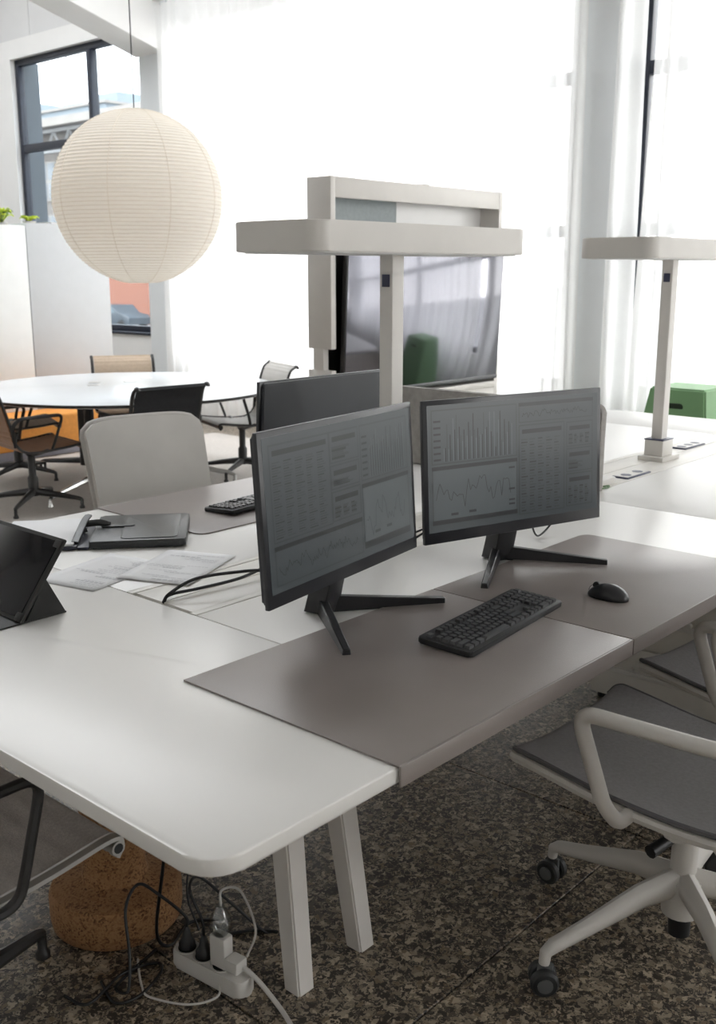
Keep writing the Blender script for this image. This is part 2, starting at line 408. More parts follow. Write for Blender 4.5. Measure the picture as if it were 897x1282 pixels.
def pierced(name, wins, lo, hi, box):
    w = struct(name, box(MB(), lo, hi, -.02, .9), 'wall')
    struct('upper_section', box(MB(), lo, hi, 4.4, 8.5), 'wall', w)
    ed = [lo] + [q for v in wins for q in v[:2]] + [hi]
    for a, b in zip(ed[::2], ed[1::2]): struct('pier', box(MB(), a, b, .9, 4.4), 'wall', w)
    return w
rbox = lambda mb, a, b, z0, z1, d0=0.0, d1=.2: mb.box(a, b, Y0 - .4 - d1, Y0 - .4 - d0, z0, z1)
bbox = lambda mb, a, b, z0, z1, d0=0.0, d1=.2: mb.box(X0 - d1, X0 - d0, a, b, z0, z1)
pierced('wall_right', RWINS, X0, X1, rbox)
pierced('wall_back', BWINS, Y0 - .4, Y1, bbox)
for j, (wins, box) in enumerate(((RWINS, rbox), (BWINS, bbox))):
    for i, (a, b, z0, z1) in enumerate(wins):
        f = MB(); t = .07
        for q in ((a, a + t, z0, z1), (b - t, b, z0, z1), (a + t, b - t, z0, z0 + t), (a + t, b - t, z1 - t, z1), ((a + b) / 2 - .035, (a + b) / 2 + .035, z0 + t, z1 - t)): box(f, *q, .05, .14)
        w = struct('window_%d' % (5 + 2 * j + i), f, 'dark_frame')  # frame of the unseen window added to light the room
        struct('pane', box(MB(), a + t, b - t, z0 + t, z1 - t, .09, .095), 'glass', w)
XZ = Matrix(((1, 0, 0, 0), (0, 0, 1, 0), (0, 1, 0, 0), (0, 0, 0, 1)))
def roof(a, b, y0, y1, h0=0.0, h1=.2): return MB().prism([(a, slope(a) + h0), (b, slope(b) + h0), (b, slope(b) + h1), (a, slope(a) + h1)], y0, y1, X=XZ)
cl = struct('ceiling', roof(X0 - .2, RLX[0], Y0 - .6, Y1 + .2), 'upper_wall')
struct('ceiling_section', roof(RLX[1], X1 + .28, Y0 - .6, Y1 + .2), 'upper_wall', cl)
for a, b in ((Y0 - .6, 4.8), (12.4, Y1 + .2)): struct('ceiling_section', roof(RLX[0], RLX[1], a, b), 'upper_wall', cl)
for k in range(5): struct('added_rooflight_bar', roof(RLX[0], RLX[1], 4.8 + 1.88 * k, 4.88 + 1.88 * k, .02, .12), 'white_metal', cl)  # bars and panes of the unseen rooflight added for fill light
for k in range(4): struct('added_rooflight_pane', roof(RLX[0], RLX[1], 4.88 + 1.88 * k, 4.8 + 1.88 * (k + 1), .06, .07), 'glass', cl)
for i, yb in enumerate(((-1.35, -.93), (3.73, 4.17), (8.86, 9.3))):
    b = MB()
    zb = lambda x: 3.655 + SL * (6.98 - x)
    b.prism([(X0, zb(X0)), (6.98, zb(6.98)), (6.98, zb(6.98) + .62), (X0, zb(X0) + .62)], yb[0], yb[1], .008, X=Matrix(((1, 0, 0, 0), (0, 0, 1, 0), (0, 1, 0, 0), (0, 0, 0, 1))))
    struct('trim_%d' % (i + 1), b, 'wall')
# windows
def bars(mb, y0, y1, z0, z1, w=.055, d=(.06, .14)):
    mb.box(X1 + d[0], X1 + d[1], y0, y1, z0, z1, .004)
for i, (a, b, z0, z1) in enumerate(WINS):
    w = link('window_%d' % (i + 1), None, None, (X1 + .1, (a + b) / 2, z0)); w['kind'] = 'structure'
    f = MB(); t = .07
    for q in ((a, a + t, z0, z1), (b - t, b, z0, z1), (a + t, b - t, z0, z0 + t), (a + t, b - t, z1 - t, z1)): bars(f, *q)
    part('window_frame', f, 'dark_frame', w, world=True)
    vs = [10.42] if i == 0 else [3.5, 1.95, .5] if i == 2 else [a + (b - a) * k / 3 for k in (1, 2)]
    hs = [2.97] if i == 0 else [2.92, 1.82]
    for v in vs: part('mullion', MB().box(X1 + .05, X1 + .15, v - .035, v + .035, z0 + t, z1 - t, .004), 'dark_frame', w, world=True)
    for h in hs: part('transom', MB().box(X1 + .062, X1 + .138, a + t, b - t, h - .045, h + .045, .004), 'dark_frame', w, world=True)
    ve = [a + t] + sorted(vs) + [b - t]; he = [z0 + t] + sorted(hs) + [z1 - t]
    for y0, y1 in zip(ve, ve[1:]):
        for h0, h1 in zip(he, he[1:]): part('pane', MB().box(X1 + .098, X1 + .104, y0, y1, h0, h1), 'glass' if i else 'glass_tint', w, world=True, smooth=0)
    part('window_sill', MB().box(X1 - .02, X1 + .06, a, b, z0 - .025, z0 + .004, .004), 'white_metal' if i else 'dark_frame', w, world=True)
# grey outer reveal beside the left window
struct('trim_4', MB().box(X1 + .15, X1 + .36, 11.915, 11.949, .86, 3.975), 'outer_grey')
struct('trim_5', MB().box(6.86, 6.93, -.95, 8.84, 4.1, 4.16, .006), 'white_metal')      # curtain track

# ------------------------------------------------------------------ outside
struct('ground', MB().box(X1 + .3, 220, -40, 240, -2.3, -2.1), 'asphalt')
hall = thing('industrial_hall', 'long industrial hall with sloping grey roof and pale trusses outside the window', 'building', (45, 74, -2.1))
part('wall', MB().box(45, 58, 52, 96, -2.1, 11.4), 'hall_wall', hall, world=True, smooth=0)
part('roof', MB().prism([(43.6, 11.9), (52, 14.2), (60, 11.9)], 46, 97, X=Matrix(((1, 0, 0, 0), (0, 0, 1, 0), (0, 1, 0, 0), (0, 0, 0, 1)))), 'hall_roof', hall, world=True, smooth=0)
part('fascia', MB().box(43.4, 44, 46, 97, 11.55, 12.1), 'hall_trim', hall, world=True, smooth=0)
tr = MB()
for k in range(24):
    y = 50 + 2 * k
    for (ya, za, yb_, zb_) in ((y, 10.0, y + 1, 11.3), (y + 1, 11.3, y + 2, 10.0)): tr.tube([(44.2, ya, za), (44.2, yb_, zb_)], .11, 4)
tr.box(44.1, 44.3, 48, 97, 9.85, 10.1); tr.box(44.1, 44.3, 48, 97, 11.25, 11.5)
part('truss', tr, 'truss', hall, world=True, smooth=0)
for k in range(8):
    y = 54 + 5 * k
    for (za, zb2) in ((6.6, 9.4), (3.0, 5.6)):
        wn_ = part('window_frame', MB().box(44.86, 45, y, y + 4.4, za, zb2), 'hall_trim', hall, world=True, smooth=0)
        for c in range(4):
            for r_ in range(2):
                h = (zb2 - za) / 2
                part('pane', MB().box(44.82, 44.90, y + .15 + 1.06 * c, y + 1.06 * c + 1.0, za + .12 + h * r_, za + h * (r_ + 1) - .1), 'hall_glass', wn_, smooth=0)
part('brick_wall', MB().box(44.8, 45, 50, 72, -2.1, 2.4), 'brick', hall, world=True, smooth=0, label='orange brick lower wall')
office = thing('office_block', 'pale blue office block with ribbon windows beyond the hall roof', 'building', (80, 124, -2.1))
part('wall', MB().box(80, 98, 113, 150, -2.1, 21.6), 'office_wall', office, world=True, smooth=0)
part('roof', MB().box(79.6, 98.5, 112.6, 150.5, 21.6, 21.9), 'hall_trim', office, world=True, smooth=0)
for k in range(9):
    for r_ in range(3):
        part('window', MB().box(79.9, 80.02, 114 + 4 * k, 117.4 + 4 * k, 10.4 + 3.9 * r_, 12.7 + 3.9 * r_), 'office_glass', office, world=True, smooth=0)
for (y, h, nm) in ((113.4, 1.3, 'plant_room'), (121, .8, 'plant_room'), (131, 1.6, 'plant_room')):
    part(nm, MB().box(82, 90, y, y + 4.5, 21.9, 21.9 + h), 'office_wall', office, world=True, smooth=0)
part('mast', MB().tube([(84, 127, 21.9), (84, 127, 30)], .12, 5), 'truss', office, world=True)
car = thing('car', 'dark grey car parked before the orange brick wall outside', 'car', (40, 56.2, -2.1))
body = MB().prism([(-2.1, .35), (2.1, .35), (2.15, .75), (1.9, .95), (.95, 1.0), (.35, 1.52), (-1.6, 1.55), (-2.0, 1.05), (-2.15, .8)], -.85, .85, .06, X=Matrix(((0, 0, 1, 0), (-1, 0, 0, 0), (0, 1, 0, 0), (0, 0, 0, 1))))
part('body', body, 'car_paint', car)
part('side_window', MB().prism([(-1.5, 1.05), (.75, 1.05), (.28, 1.44), (-1.45, 1.46)], -.87, .87, X=Matrix(((0, 0, 1, 0), (-1, 0, 0, 0), (0, 1, 0, 0), (0, 0, 0, 1)))), 'car_glass', car, smooth=0)
for yy in (-1.35, 1.35):
    for xx in (-.8, .8): part('wheel', MB().lathe([(0, -.1), (.33, -.1), (.33, .1), (0, .1)], 16, X=T(xx, yy, .33) @ R(PI / 2, 'Y')), 'tyre', car)

# ------------------------------------------------------------------ curtains
def curtain(y0, y1, label, seed, gather, lean=0.0):
    rr = random.Random(seed); pts = []; y = y0; ph = 0.0
    cells = []
    while y < y1:
        d = .012 if gather(y) else .02
        cells.append(y); y += d
    cells.append(y1)
    cols = []
    for y in cells:
        ga = gather(y); ph += (2 * PI / (.085 if ga else .19)) * (.012 if ga else .02) * (1 + .35 * math.sin(y * 3.1 + seed))
        cols.append((y, ph, .034 if ga else .028))
    zs = [.03, .35, .9, 1.8, 2.8, 3.6, 4.06]; grid = []
    for z in zs:
        k = z / 4.06
        grid.append([(6.87 + (a * (1.0 - .35 * k)) * math.sin(p) + .018 * math.sin(p * .31 + 1.3 * z), y + .012 * math.sin(p * .5) * (1 - k) - lean * k * (y1 - y0) / max(.4, y1 - y0) * max(0, 1 - (y1 - y) / .8), z) for (y, p, a) in cols])
    o = link('curtain', MB().sheet(grid).mesh('curtain', 'curtain', 180))
    return tag(o, label, 'curtain', 'sheer window curtains')
curtain(3.99, 8.80, 'long white sheer curtain behind the media wall and round table', 3, lambda y: y < 4.22 or y > 8.45)
curtain(-.9, 3.525, 'white sheer curtain by the green stool and the farther lamp', 11, lambda y: y > 3.4, .085)
curtain(3.535, 3.76, 'narrow strip of white sheer curtain beside the grey pilaster', 23, lambda y: False)
curtain(-5.9, -1.4, 'white sheer curtain farthest from the round table on the window wall', 17, lambda y: False)

# ------------------------------------------------------------------ rug
rug = link('rug', MB().box(2.9, 6.45, 4.5, 7.62, .0, .006, .002).mesh('rug', 'carpet', 0))
tag(rug, 'large flat beige carpet under the round meeting table', 'carpet')

# ================================================================== BENCH DESK
DZ = .74; TH = .028; YF, YB = .978, 2.93
desk = thing('bench_desk', 'long white double bench desk with cable channel and slanted legs', 'desk', (2.9, 1.954, 0))
def dpart(name, mb, m, **k): return part(name, mb, m, desk, world=True, **k)
def top(pts): return MB().prism(pts, DZ - TH, DZ, .004)
G = .0012
dpart('tabletop', top(rrect(.795, 1.465 - G, YF, YB, (.06, 0, 0, .06))), 'desk')
secs = ((1.465, 3.205), (3.205, 4.945))
for a, b in secs:
    dpart('tabletop', top([(a + G, YF), (b - G, YF), (b - G, 1.818), (a + G, 1.818)]), 'desk')
    dpart('tabletop', top([(a + G, 2.092), (b - G, 2.092), (b - G, YB), (a + G, YB)]), 'desk')
dpart('tabletop', top(rrect(4.945 + G, 5.45, YF, YB, (0, .06, .12, 0))), 'desk')
for a, b in secs:
    dpart('channel_lip', MB().box(a + G, b - G, 1.8195, 1.842, DZ - TH, DZ, .002), 'flap')
    dpart('channel_lip', MB().box(a + G, b - G, 2.068, 2.0905, DZ - TH, DZ, .002), 'flap')
    dpart('cable_flap', MB().box(a + .012, b - .004, 1.8435, 1.958, DZ - .016, DZ - .001, .002), 'flap')
    dpart('cable_flap', MB().box(a + .012, b - .004, 1.962, 2.0665, DZ - .016, DZ - .001, .002), 'flap')
    dpart('cable_tray', MB().box(a + .1, b - .1, 1.80, 2.11, .56, .575).box(a + .1, b - .1, 1.80, 1.815, .575, .70).box(a + .1, b - .1, 2.095, 2.11, .575, .70), 'white_metal', smooth=0)
    dpart('beam', MB().box(a - .05, b + .05, 1.42, 1.47, DZ - TH - .055, DZ - TH, .003), 'white_metal')
    dpart('beam', MB().box(a - .05, b + .05, 2.44, 2.49, DZ - TH - .055, DZ - TH, .003), 'white_metal')
def leg(xb, yb, xt, yt):
    mb = MB(); t = bmesh.new(); zt = DZ - TH; h0, h1 = .024, .030
    lo = [t.verts.new((xb + sx_ * h0, yb + sy_ * h0, 0.0)) for sx_, sy_ in ((-1, -1), (1, -1), (1, 1), (-1, 1))]
    hi = [t.verts.new((xt + sx_ * h1, yt + sy_ * h1, zt)) for sx_, sy_ in ((-1, -1), (1, -1), (1, 1), (-1, 1))]
    t.faces.new(lo[::-1]); t.faces.new(hi)
    for i in range(4): t.faces.new((lo[i], lo[(i + 1) % 4], hi[(i + 1) % 4], hi[i]))
    bmesh.ops.bevel(t, geom=[e for e in t.edges if abs(e.verts[0].co.z - e.verts[1].co.z) > .3], offset=.004, segments=2, affect='EDGES')
    bmesh.ops.recalc_face_normals(t, faces=t.faces[:])
    return mb.add(t)
for sx_ in (1.48, 3.205, 4.945):
    for q in (-1, 1):
        if sx_ != 3.205: dpart('leg', leg(sx_ + q * .10, 1.405, sx_ + q * .068, 1.50), 'desk_edge')
        dpart('leg', leg(sx_ + q * .10, 2.503, sx_ + q * .068, 2.41), 'desk_edge')
# power sockets set in the channel
for (cx, cy, w, n, lab) in ((3.715, 1.868, .19, 2, 'double'), (4.52, 2.0, .21, 3, 'triple')):
    s = dpart('power_socket', MB().box(cx - w / 2, cx + w / 2, cy - .036, cy + .036, DZ - .004, DZ + .005, .002), 'socket_dark', label='dark blue %s power socket' % lab)
    part('socket_frame', MB().prism(rrect(cx - w / 2 + .006, cx + w / 2 - .006, cy - .028, cy + .03, .004), DZ + .005, DZ + .0065, 0), 'white_plastic', s)
    for k in range(n):
        x = cx - w / 2 + w * (k + .5) / n
        part('socket_hole', MB().lathe([(0, .0), (.021, .0), (.021, .0012), (0, .0012)], 16, X=T(x, cy, DZ + .0062)), 'socket_dark', s)

# storage pedestal under the desk
ped = thing('storage_pedestal', 'pale slatted storage unit under the desk behind the grey task chairs', 'storage unit', (3.42, 1.41, 0))
part('carcass', MB().box(-.19, .21, -.335, .325, .02, .655, .004), 'flap', ped)
for z in (.03, .135, .24, .345, .45, .555):
    part('panel', MB().box(-.206, -.191, -.33, .32, z, z + .094, .003), 'flap', ped)
for z in (.128, .336):
    part('rail', MB().box(-.222, -.207, -.33, .25, z, z + .016, .002), 'white_metal', ped)
    for y in (-.25, -.05, .15): part('bolt', MB().lathe([(0, 0), (.008, 0), (.008, .014), (0, .014)], 10, X=T(-.223, y, z + .03) @ R(-PI / 2, 'Y')), 'white_metal', ped)
for x, y in ((-.16, -.3), (-.16, .29), (.18, -.3), (.18, .29)): part('foot', MB().lathe([(0, 0), (.02, 0), (.02, .02), (0, .02)], 10, X=T(x, y, 0)), 'black', ped)

# leather pads slid over the worktop edge
def pad(name, x0, x1, near, rc, label):
    s = 1 if near else -1
    yf = YF - .003 if near else YB + .003; yb = 1.522 if near else 2.386
    lo, hi = min(yf, yb), max(yf, yb)
    r = (0, 0, rc[1], rc[0]) if near else (rc[0], rc[1], 0, 0)
    mb = MB().prism(rrect(x0, x1, lo, hi, r), DZ + .0002, DZ + .0042, .0012)
    mb.box(x0, x1, yf - .005 * (1 if near else 0), yf + .005 * (0 if near else 1), DZ - TH - .006, DZ + .0042, .002)
    o = link(name, mb.mesh(name, 'pad', 30), None)
    ox = ((x0 + x1) / 2, (yf + yb) / 2, DZ); o.data.transform(T(-ox[0], -ox[1], -ox[2])); o.location = ox
    return tag(o, label, 'desk pad', 'leather desk pads')
pad('desk_pad', 1.19, 1.986, True, (0, 0), 'taupe leather desk pad under the black keyboard, nearest the bare desk end')
pad('desk_pad', 1.990, 2.742, True, (0, .03), 'taupe leather desk pad under the black mouse')
pad('desk_pad', 1.955, 2.705, False, (.035, .035), 'taupe leather desk pad under the farther keyboard, by the high-backed grey chair')

# ------------------------------------------------------------------ monitors
def graphics(W, H0, lay):                     # flat print on the glass: rectangles in screen units
    mb = MB(); rr = random.Random(5)
    def q(u0, u1, v0, v1, m, k):
        y = -.0004 - .0002 * k
        mb.quad(((u0 - .5) * W, y, H0 * v0), ((u1 - .5) * W, y, H0 * v0), ((u1 - .5) * W, y, H0 * v1), ((u0 - .5) * W, y, H0 * v1), m)
    def line(pts, m, k, th=.0016):
        for (a, b), (c, d) in zip(pts, pts[1:]):
            y = -.0004 - .0002 * k; dx, dz = (c - a) * W, (d - b) * H0; L = math.hypot(dx, dz); nx, nz = -dz / L * th / 2, dx / L * th / 2
            A = ((a - .5) * W, b * H0); C = ((c - .5) * W, d * H0)
            mb.quad((A[0] - nx, y, A[1] - nz), (C[0] - nx, y, C[1] - nz), (C[0] + nx, y, C[1] + nz), (A[0] + nx, y, A[1] + nz), m)
    def frame(u0, u1, v0, v1, glow='screen'):
        q(u0, u1, v0, v1, 'ink_mid', 0); q(u0 + .006, u1 - .006, v0 + .01, v1 - .012, glow, 1)
    def barchart(u0, u1, v0, v1):
        frame(u0, u1, v0, v1)
        for k in range(7): q(u0 + .012, u0 + .05, v0 + .03 + (v1 - v0 - .08) * k / 7, v0 + .045 + (v1 - v0 - .08) * k / 7, 'ink_dark', 2)
        n = 46
        for k in range(n):
            x = u0 + .065 + (u1 - u0 - .09) * k / n; h = (v1 - v0 - .07) * min(1, abs(rr.gauss(.5, .28)) + .12)
            q(x, x + (u1 - u0 - .09) / n * .62, v0 + .02, v0 + .02 + h, 'ink_light' if k % 3 == 0 else 'ink_dark' if k % 3 == 1 else 'ink_mid', 2)
    def linechart(u0, u1, v0, v1, n=40, amp=.22, glow='panel_glow', base=.5, m='ink_dark'):
        frame(u0, u1, v0, v1, glow); q(u0, u1, v1 - .03, v1, 'ink_dark', 2)
        v = base; pts = []
        for k in range(n + 1):
            v = base + (v - base) * .6 + rr.gauss(0, amp * .6); v = min(.85, max(.12, v))
            if n == 40 and k == 17: v = .82
            pts.append((u0 + .02 + (u1 - u0 - .06) * k / n, v0 + .03 + (v1 - v0 - .08) * v))
        line(pts, m, 3)
    def table(u0, u1, v0, v1, rows, cols):
        frame(u0, u1, v0, v1); q(u0 + .02, u1 - .02, v1 - .075, v1 - .04, 'ink_dark', 2)
        for r_ in range(rows):
            z = v0 + .025 + (v1 - v0 - .13) * r_ / rows
            for c in range(cols):
                x = u0 + .015 + (u1 - u0 - .03) * c / cols; wv = (u1 - u0 - .03) / cols * rr.uniform(.35, .8)
                q(x, x + wv, z, z + (v1 - v0) / rows * .38, 'ink_mid' if (r_ + c) % 3 else 'ink_dark', 2)
    for it in lay:
        if it[0] == 'bar': barchart(*it[1:])
        if it[0] == 'line': linechart(*it[1:5])
        if it[0] == 'noise': linechart(*it[1:5], n=110, amp=.2, glow='screen')
        if it[0] == 'table': table(*it[1:])
        if it[0] == 'strip':
            q(it[1], it[2], it[3], it[4], 'ink_dark', 2)
        if it[0] == 'chip': q(it[1], it[2], it[3], it[4], 'ink_dark', 4)
    return mb
def monitor(label, bx, by, zb, yaw, tilt, W, H, lay=None, spread=.213, reach=.215):
    """(bx,by,zb): bottom centre of the front face; local x to the viewer's right, -y toward the viewer"""
    r = thing('monitor', label, 'monitor', (bx, by, DZ), yaw, 'computer monitors')
    if lay is None: pass
    Z = zb - DZ; X = T(0, 0, Z) @ R(-tilt, 'X')
    b = 0.013; chin = .030
    body = MB().box(-W / 2, W / 2, 0, .012, 0, H, .0025, X=X)
    part('bezel', body, 'bezel', r)
    hs = MB().prism(rrect(-W / 2 + .01, W / 2 - .01, .004, H - .004, .01), .0, .014, .006, X=X @ T(0, .026, 0) @ R(PI / 2, 'X'), seg=3)
    hs.prism(rrect(-.12, .12, .02, .12, .02), .0, .03, .012, X=X @ T(0, .054, 0) @ R(PI / 2, 'X'), seg=3)
    part('back_housing', hs, 'monitor_back', r)
    if lay:
        sw, sh = W - 2 * b, H - b - chin
        s = part('screen', MB().box(-sw / 2, sw / 2, -.0006, .004, chin, H - b, X=X), 'screen', r, smooth=0)
        g = graphics(sw, sh, lay); g.bm.transform(X @ T(0, -.0006, chin)); part('screen_print', g, 'ink_dark', s, smooth=0)
    # neck, hub and V foot
    n = MB(); n.prism([(.055, .003), (.115, .003), (.085, .10), (.05, .17), (.03, .17), (.035, .10)], -.032, .032, .004, X=Matrix(((0, 0, 1, 0), (1, 0, 0, 0), (0, 1, 0, 0), (0, 0, 0, 1))))
    part('neck', n, 'black_satin', r)
    hub = Vector((0, .085, 0))
    for sg in (-1, 1):
        tip = Vector((sg * spread, .085 - reach, 0)); d = (tip - hub).normalized(); p = Vector((-d.y, d.x, 0)) * .011
        t = bmesh.new(); vs = []
        for (c, h, w) in ((hub, .042, 1.25), (hub.lerp(tip, .3), .034, 1.1), (tip, .017, .9)):
            vs.append([t.verts.new(c + p * w * a + Vector((0, 0, z))) for a, z in ((-1, .001), (1, .001), (.8, h), (-.8, h))])
        for A, B in zip(vs, vs[1:]):
            for j in range(4): t.faces.new((A[j], A[(j + 1) % 4], B[(j + 1) % 4], B[j]))
        t.faces.new(vs[0][::-1]); t.faces.new(vs[-1])
        bmesh.ops.bevel(t, geom=t.edges[:], offset=.002, segments=1, affect='EDGES'); bmesh.ops.recalc_face_normals(t, faces=t.faces[:])
        part('foot', MB().add(t), 'black_satin', r)
    return r
LAY_R = [('bar', .02, .50, .535, .965), ('line', .02, .50, .055, .52), ('noise', .51, .97, .80, .965), ('table', .51, .79, .04, .785, 26, 5),
         ('table', .80, .97, .56, .775, 7, 4), ('table', .80, .97, .345, .55, 6, 1), ('table', .80, .97, .05, .335, 8, 4), ('strip', .02, .50, .06, .095),
         ('chip', .45, .485, .44, .455), ('chip', .45, .485, .265, .28), ('chip', .45, .485, .175, .19), ('chip', .45, .485, .14, .155), ('chip', .12, .16, .12, .14), ('chip', .22, .26, .125, .145)]
LAY_L = [('table', .03, .40, .32, .95, 30, 5), ('table', .40, .60, .73, .95, 5, 1), ('table', .40, .60, .55, .72, 9, 1), ('table', .40, .60, .33, .54, 8, 3),
         ('noise', .03, .60, .04, .30), ('bar', .61, .97, .55, .95), ('line', .61, .97, .06, .53), ('strip', .61, .97, .06, .11), ('chip', .69, .73, .15, .17), ('chip', .78, .82, .16, .18)]
monitor('black monitor with bar chart screen beside the mouse, its foot on the taupe pad', 2.317, 1.490, .838, rad(-16.7), rad(3.7), .61, .37, LAY_R)
monitor('black monitor turned to the bare desk end, dim charts, behind the keyboard', 1.692, 1.533, .841, rad(8.7), rad(3.8), .61, .37, LAY_L)
monitor('monitor seen from its dark plain back, at the far side of the desk', 2.40, 2.302, .848, PI, rad(3.0), .597, .355, [('bar', .02, .5, .5, .96), ('line', .02, .5, .05, .48), ('table', .52, .97, .05, .96, 20, 5)], spread=.16, reach=.19)

# ------------------------------------------------------------------ keyboards
KEYROWS = [[(0, 1), (2, 1), (3, 1), (4, 1), (5, 1), (6.5, 1), (7.5, 1), (8.5, 1), (9.5, 1), (11, 1), (12, 1), (13, 1), (14, 1), (15.25, 1), (16.25, 1), (17.25, 1), (18.5, 1), (19.5, 1), (20.5, 1), (21.5, 1)],
    [(i, 1) for i in range(13)] + [(13, 2), (15.25, 1), (16.25, 1), (17.25, 1), (18.5, 1), (19.5, 1), (20.5, 1), (21.5, 1)],
    [(0, 1.5)] + [(1.5 + i, 1) for i in range(12)] + [(13.5, 1.5), (15.25, 1), (16.25, 1), (17.25, 1), (18.5, 1), (19.5, 1), (20.5, 1), (21.5, 1)],
    [(0, 1.75)] + [(1.75 + i, 1) for i in range(11)] + [(12.75, 2.25), (18.5, 1), (19.5, 1), (20.5, 1), (21.5, 1)],
    [(0, 2.25)] + [(2.25 + i, 1) for i in range(10)] + [(12.25, 2.75), (16.25, 1), (18.5, 1), (19.5, 1), (20.5, 1), (21.5, 1)],
    [(0, 1.25), (1.25, 1.25), (2.5, 1.25), (3.75, 6.25), (10, 1.25), (11.25, 1.25), (12.5, 1.25), (13.75, 1.25), (15.25, 1), (16.25, 1), (17.25, 1), (18.5, 2), (20.5, 1), (21.5, 1)]]
KEYMESH = {}
def key_mesh(w, u, d, m):
    k = (w, u, m)
    if k not in KEYMESH:
        a, b = w * u - .0036, d - .0040
        t = MB(); t.prism([(-a / 2, -b / 2), (a / 2, -b / 2), (a / 2, b / 2), (-a / 2, b / 2)], 0, .0065, 0, scale_top=.86)
        KEYMESH[k] = t.mesh('key', m, 0)
    return KEYMESH[k]
def keyboard(label, x, y, rz, W=.432, D=.134, m='key'):
    r = thing('keyboard', label, 'keyboard', (x, y, DZ + .0042), rz, 'computer keyboards')
    tilt = T(0, 0, .007) @ R(rad(3.2), 'X')
    part('case', MB().prism(rrect(-W / 2, W / 2, -D / 2, D / 2, .008), -.004, .0085, .003, X=tilt), 'black', r)
    for sx_ in (-1, 1): part('foot', MB().box(sx_ * W * .4 - .012, sx_ * W * .4 + .012, D / 2 - .02, D / 2 - .012, 0, .009), 'black', r)
    u = (W - .022) / 22.5; d = (D - .022) / 6.25
    for ri, row in enumerate(KEYROWS):
        yy = D / 2 - .012 - d * (.5 + ri + (.25 if ri else 0))
        for (kx, kw) in row:
            k = link('key', key_mesh(kw, u, d, m), r); px = -W / 2 + .011 + u * (kx + kw / 2)
            k.matrix_local = tilt @ T(px, yy, .0086)
    return r
keyboard('black keyboard on the nearest taupe pad in front of the monitors', 1.866, 1.254, rad(5.4), m='key_shine')
keyboard('black keyboard with light-catching keys on the far desk pad by the dark monitor back', 2.386, 2.578, PI + rad(5.0), m='key_shine')

# mouse
mo = thing('mouse', 'black computer mouse on the taupe pad right of the keyboard', 'mouse', (2.212, 1.155, DZ + .0042), rad(4))
def mouse_shell():
    t = bmesh.new(); bmesh.ops.create_uvsphere(t, u_segments=28, v_segments=18, radius=1)
    for v in t.verts:
        x, y, z = v.co; z = max(z, -.18)
        w = .031 * (1 - .10 * y) ; v.co = Vector((x * w * (1 - .08 * math.cos(y * 2)), y * .053, (z + .18) * .031 * (1 - .22 * (y + .15) ** 2) + .001))
    return MB().add(t)
part('shell', mouse_shell(), 'black_satin', mo, smooth=180)
part('scroll_wheel', MB().lathe([(0, -.003), (.009, -.003), (.0095, 0), (.009, .003), (0, .003)], 16, X=T(0, .031, .0275) @ R(PI / 2, 'Y')), 'black_rubber', mo)
part('button_seam', MB().tube([(0, .0515, .012), (0, .048, .021), (0, .04, .0285)], .0007, 5), 'black_rubber', mo)

# ------------------------------------------------------------------ desk lamps
def lamp(label, x):
    r = thing('desk_lamp', label, 'lamp', (x, 1.954, DZ), 0, 'square-headed desk lamps')
    part('base_plate', MB().prism(rrect(-.075, .085, -.058, .058, .004), .0, .018, .002), 'lamp', r)
    part('base_block', MB().box(-.048, .048, -.042, .042, .018, .085, .002), 'lamp', r)
    part('collar', MB().box(-.05, .05, -.044, .044, .085, .090, .001), 'socket_dark', r, label='dark blue collar')
    pl = part('pole', MB().prism(rrect(-.026, .026, -.024, .024, .003), .09, .835, 0), 'lamp', r)
    part('switch', MB().box(-.0275, -.0255, -.014, .014, .74, .775, 0), 'socket_dark', pl, label='small dark switch')
    sh = part('lamp_shade', MB().prism(rrect(-.472, .472, -.155, .165, .05, 8), .832, .908, .004), 'lamp', r)
    part('diffuser', MB().prism(rrect(-.452, .452, -.135, .145, .035, 8), .8285, .8325, .001), 'diffuser', sh)
    return r
lamp('warm grey desk lamp with flat square head before the media wall', 2.333)
lamp('warm grey desk lamp with flat square head near the green stool', 4.118)

# divider screen across the far half
dv = thing('divider_screen', 'grey felt divider screen standing across the bench behind the monitors', 'divider', (3.342, 2.35, DZ))
part('felt_panel', MB().prism(rrect(-.55, .55, .002, .318, (0, 0, .03, .03)), -.018, .018, .006, X=Matrix(((0, 0, 1, 0), (1, 0, 0, 0), (0, 1, 0, 0), (0, 0, 0, 1)))), 'felt', dv)
part('clamp', MB().box(-.024, .024, -.50, -.46, .0005, .02, .002).box(-.024, .024, .40, .44, .0005, .02, .002), 'white_metal', dv)

# white adapter beside the divider
ad = thing('power_adapter', 'small white power adapter in the cable channel beside the divider screen', 'adapter', (3.462, 1.872, DZ), rad(3))
part('housing', MB().prism(rrect(-.07, .075, -.035, .035, .008), .0, .022, .004), 'white_plastic', ad)
part('cord', MB().tube(spline([(-.068, -.02, .01), (-.10, -.045, .004), (-.05, -.06, .004), (-.02, -.05, .004), (-.045, -.04, .004)]), .003, 6), 'leaf_dark', ad, label='teal cord')

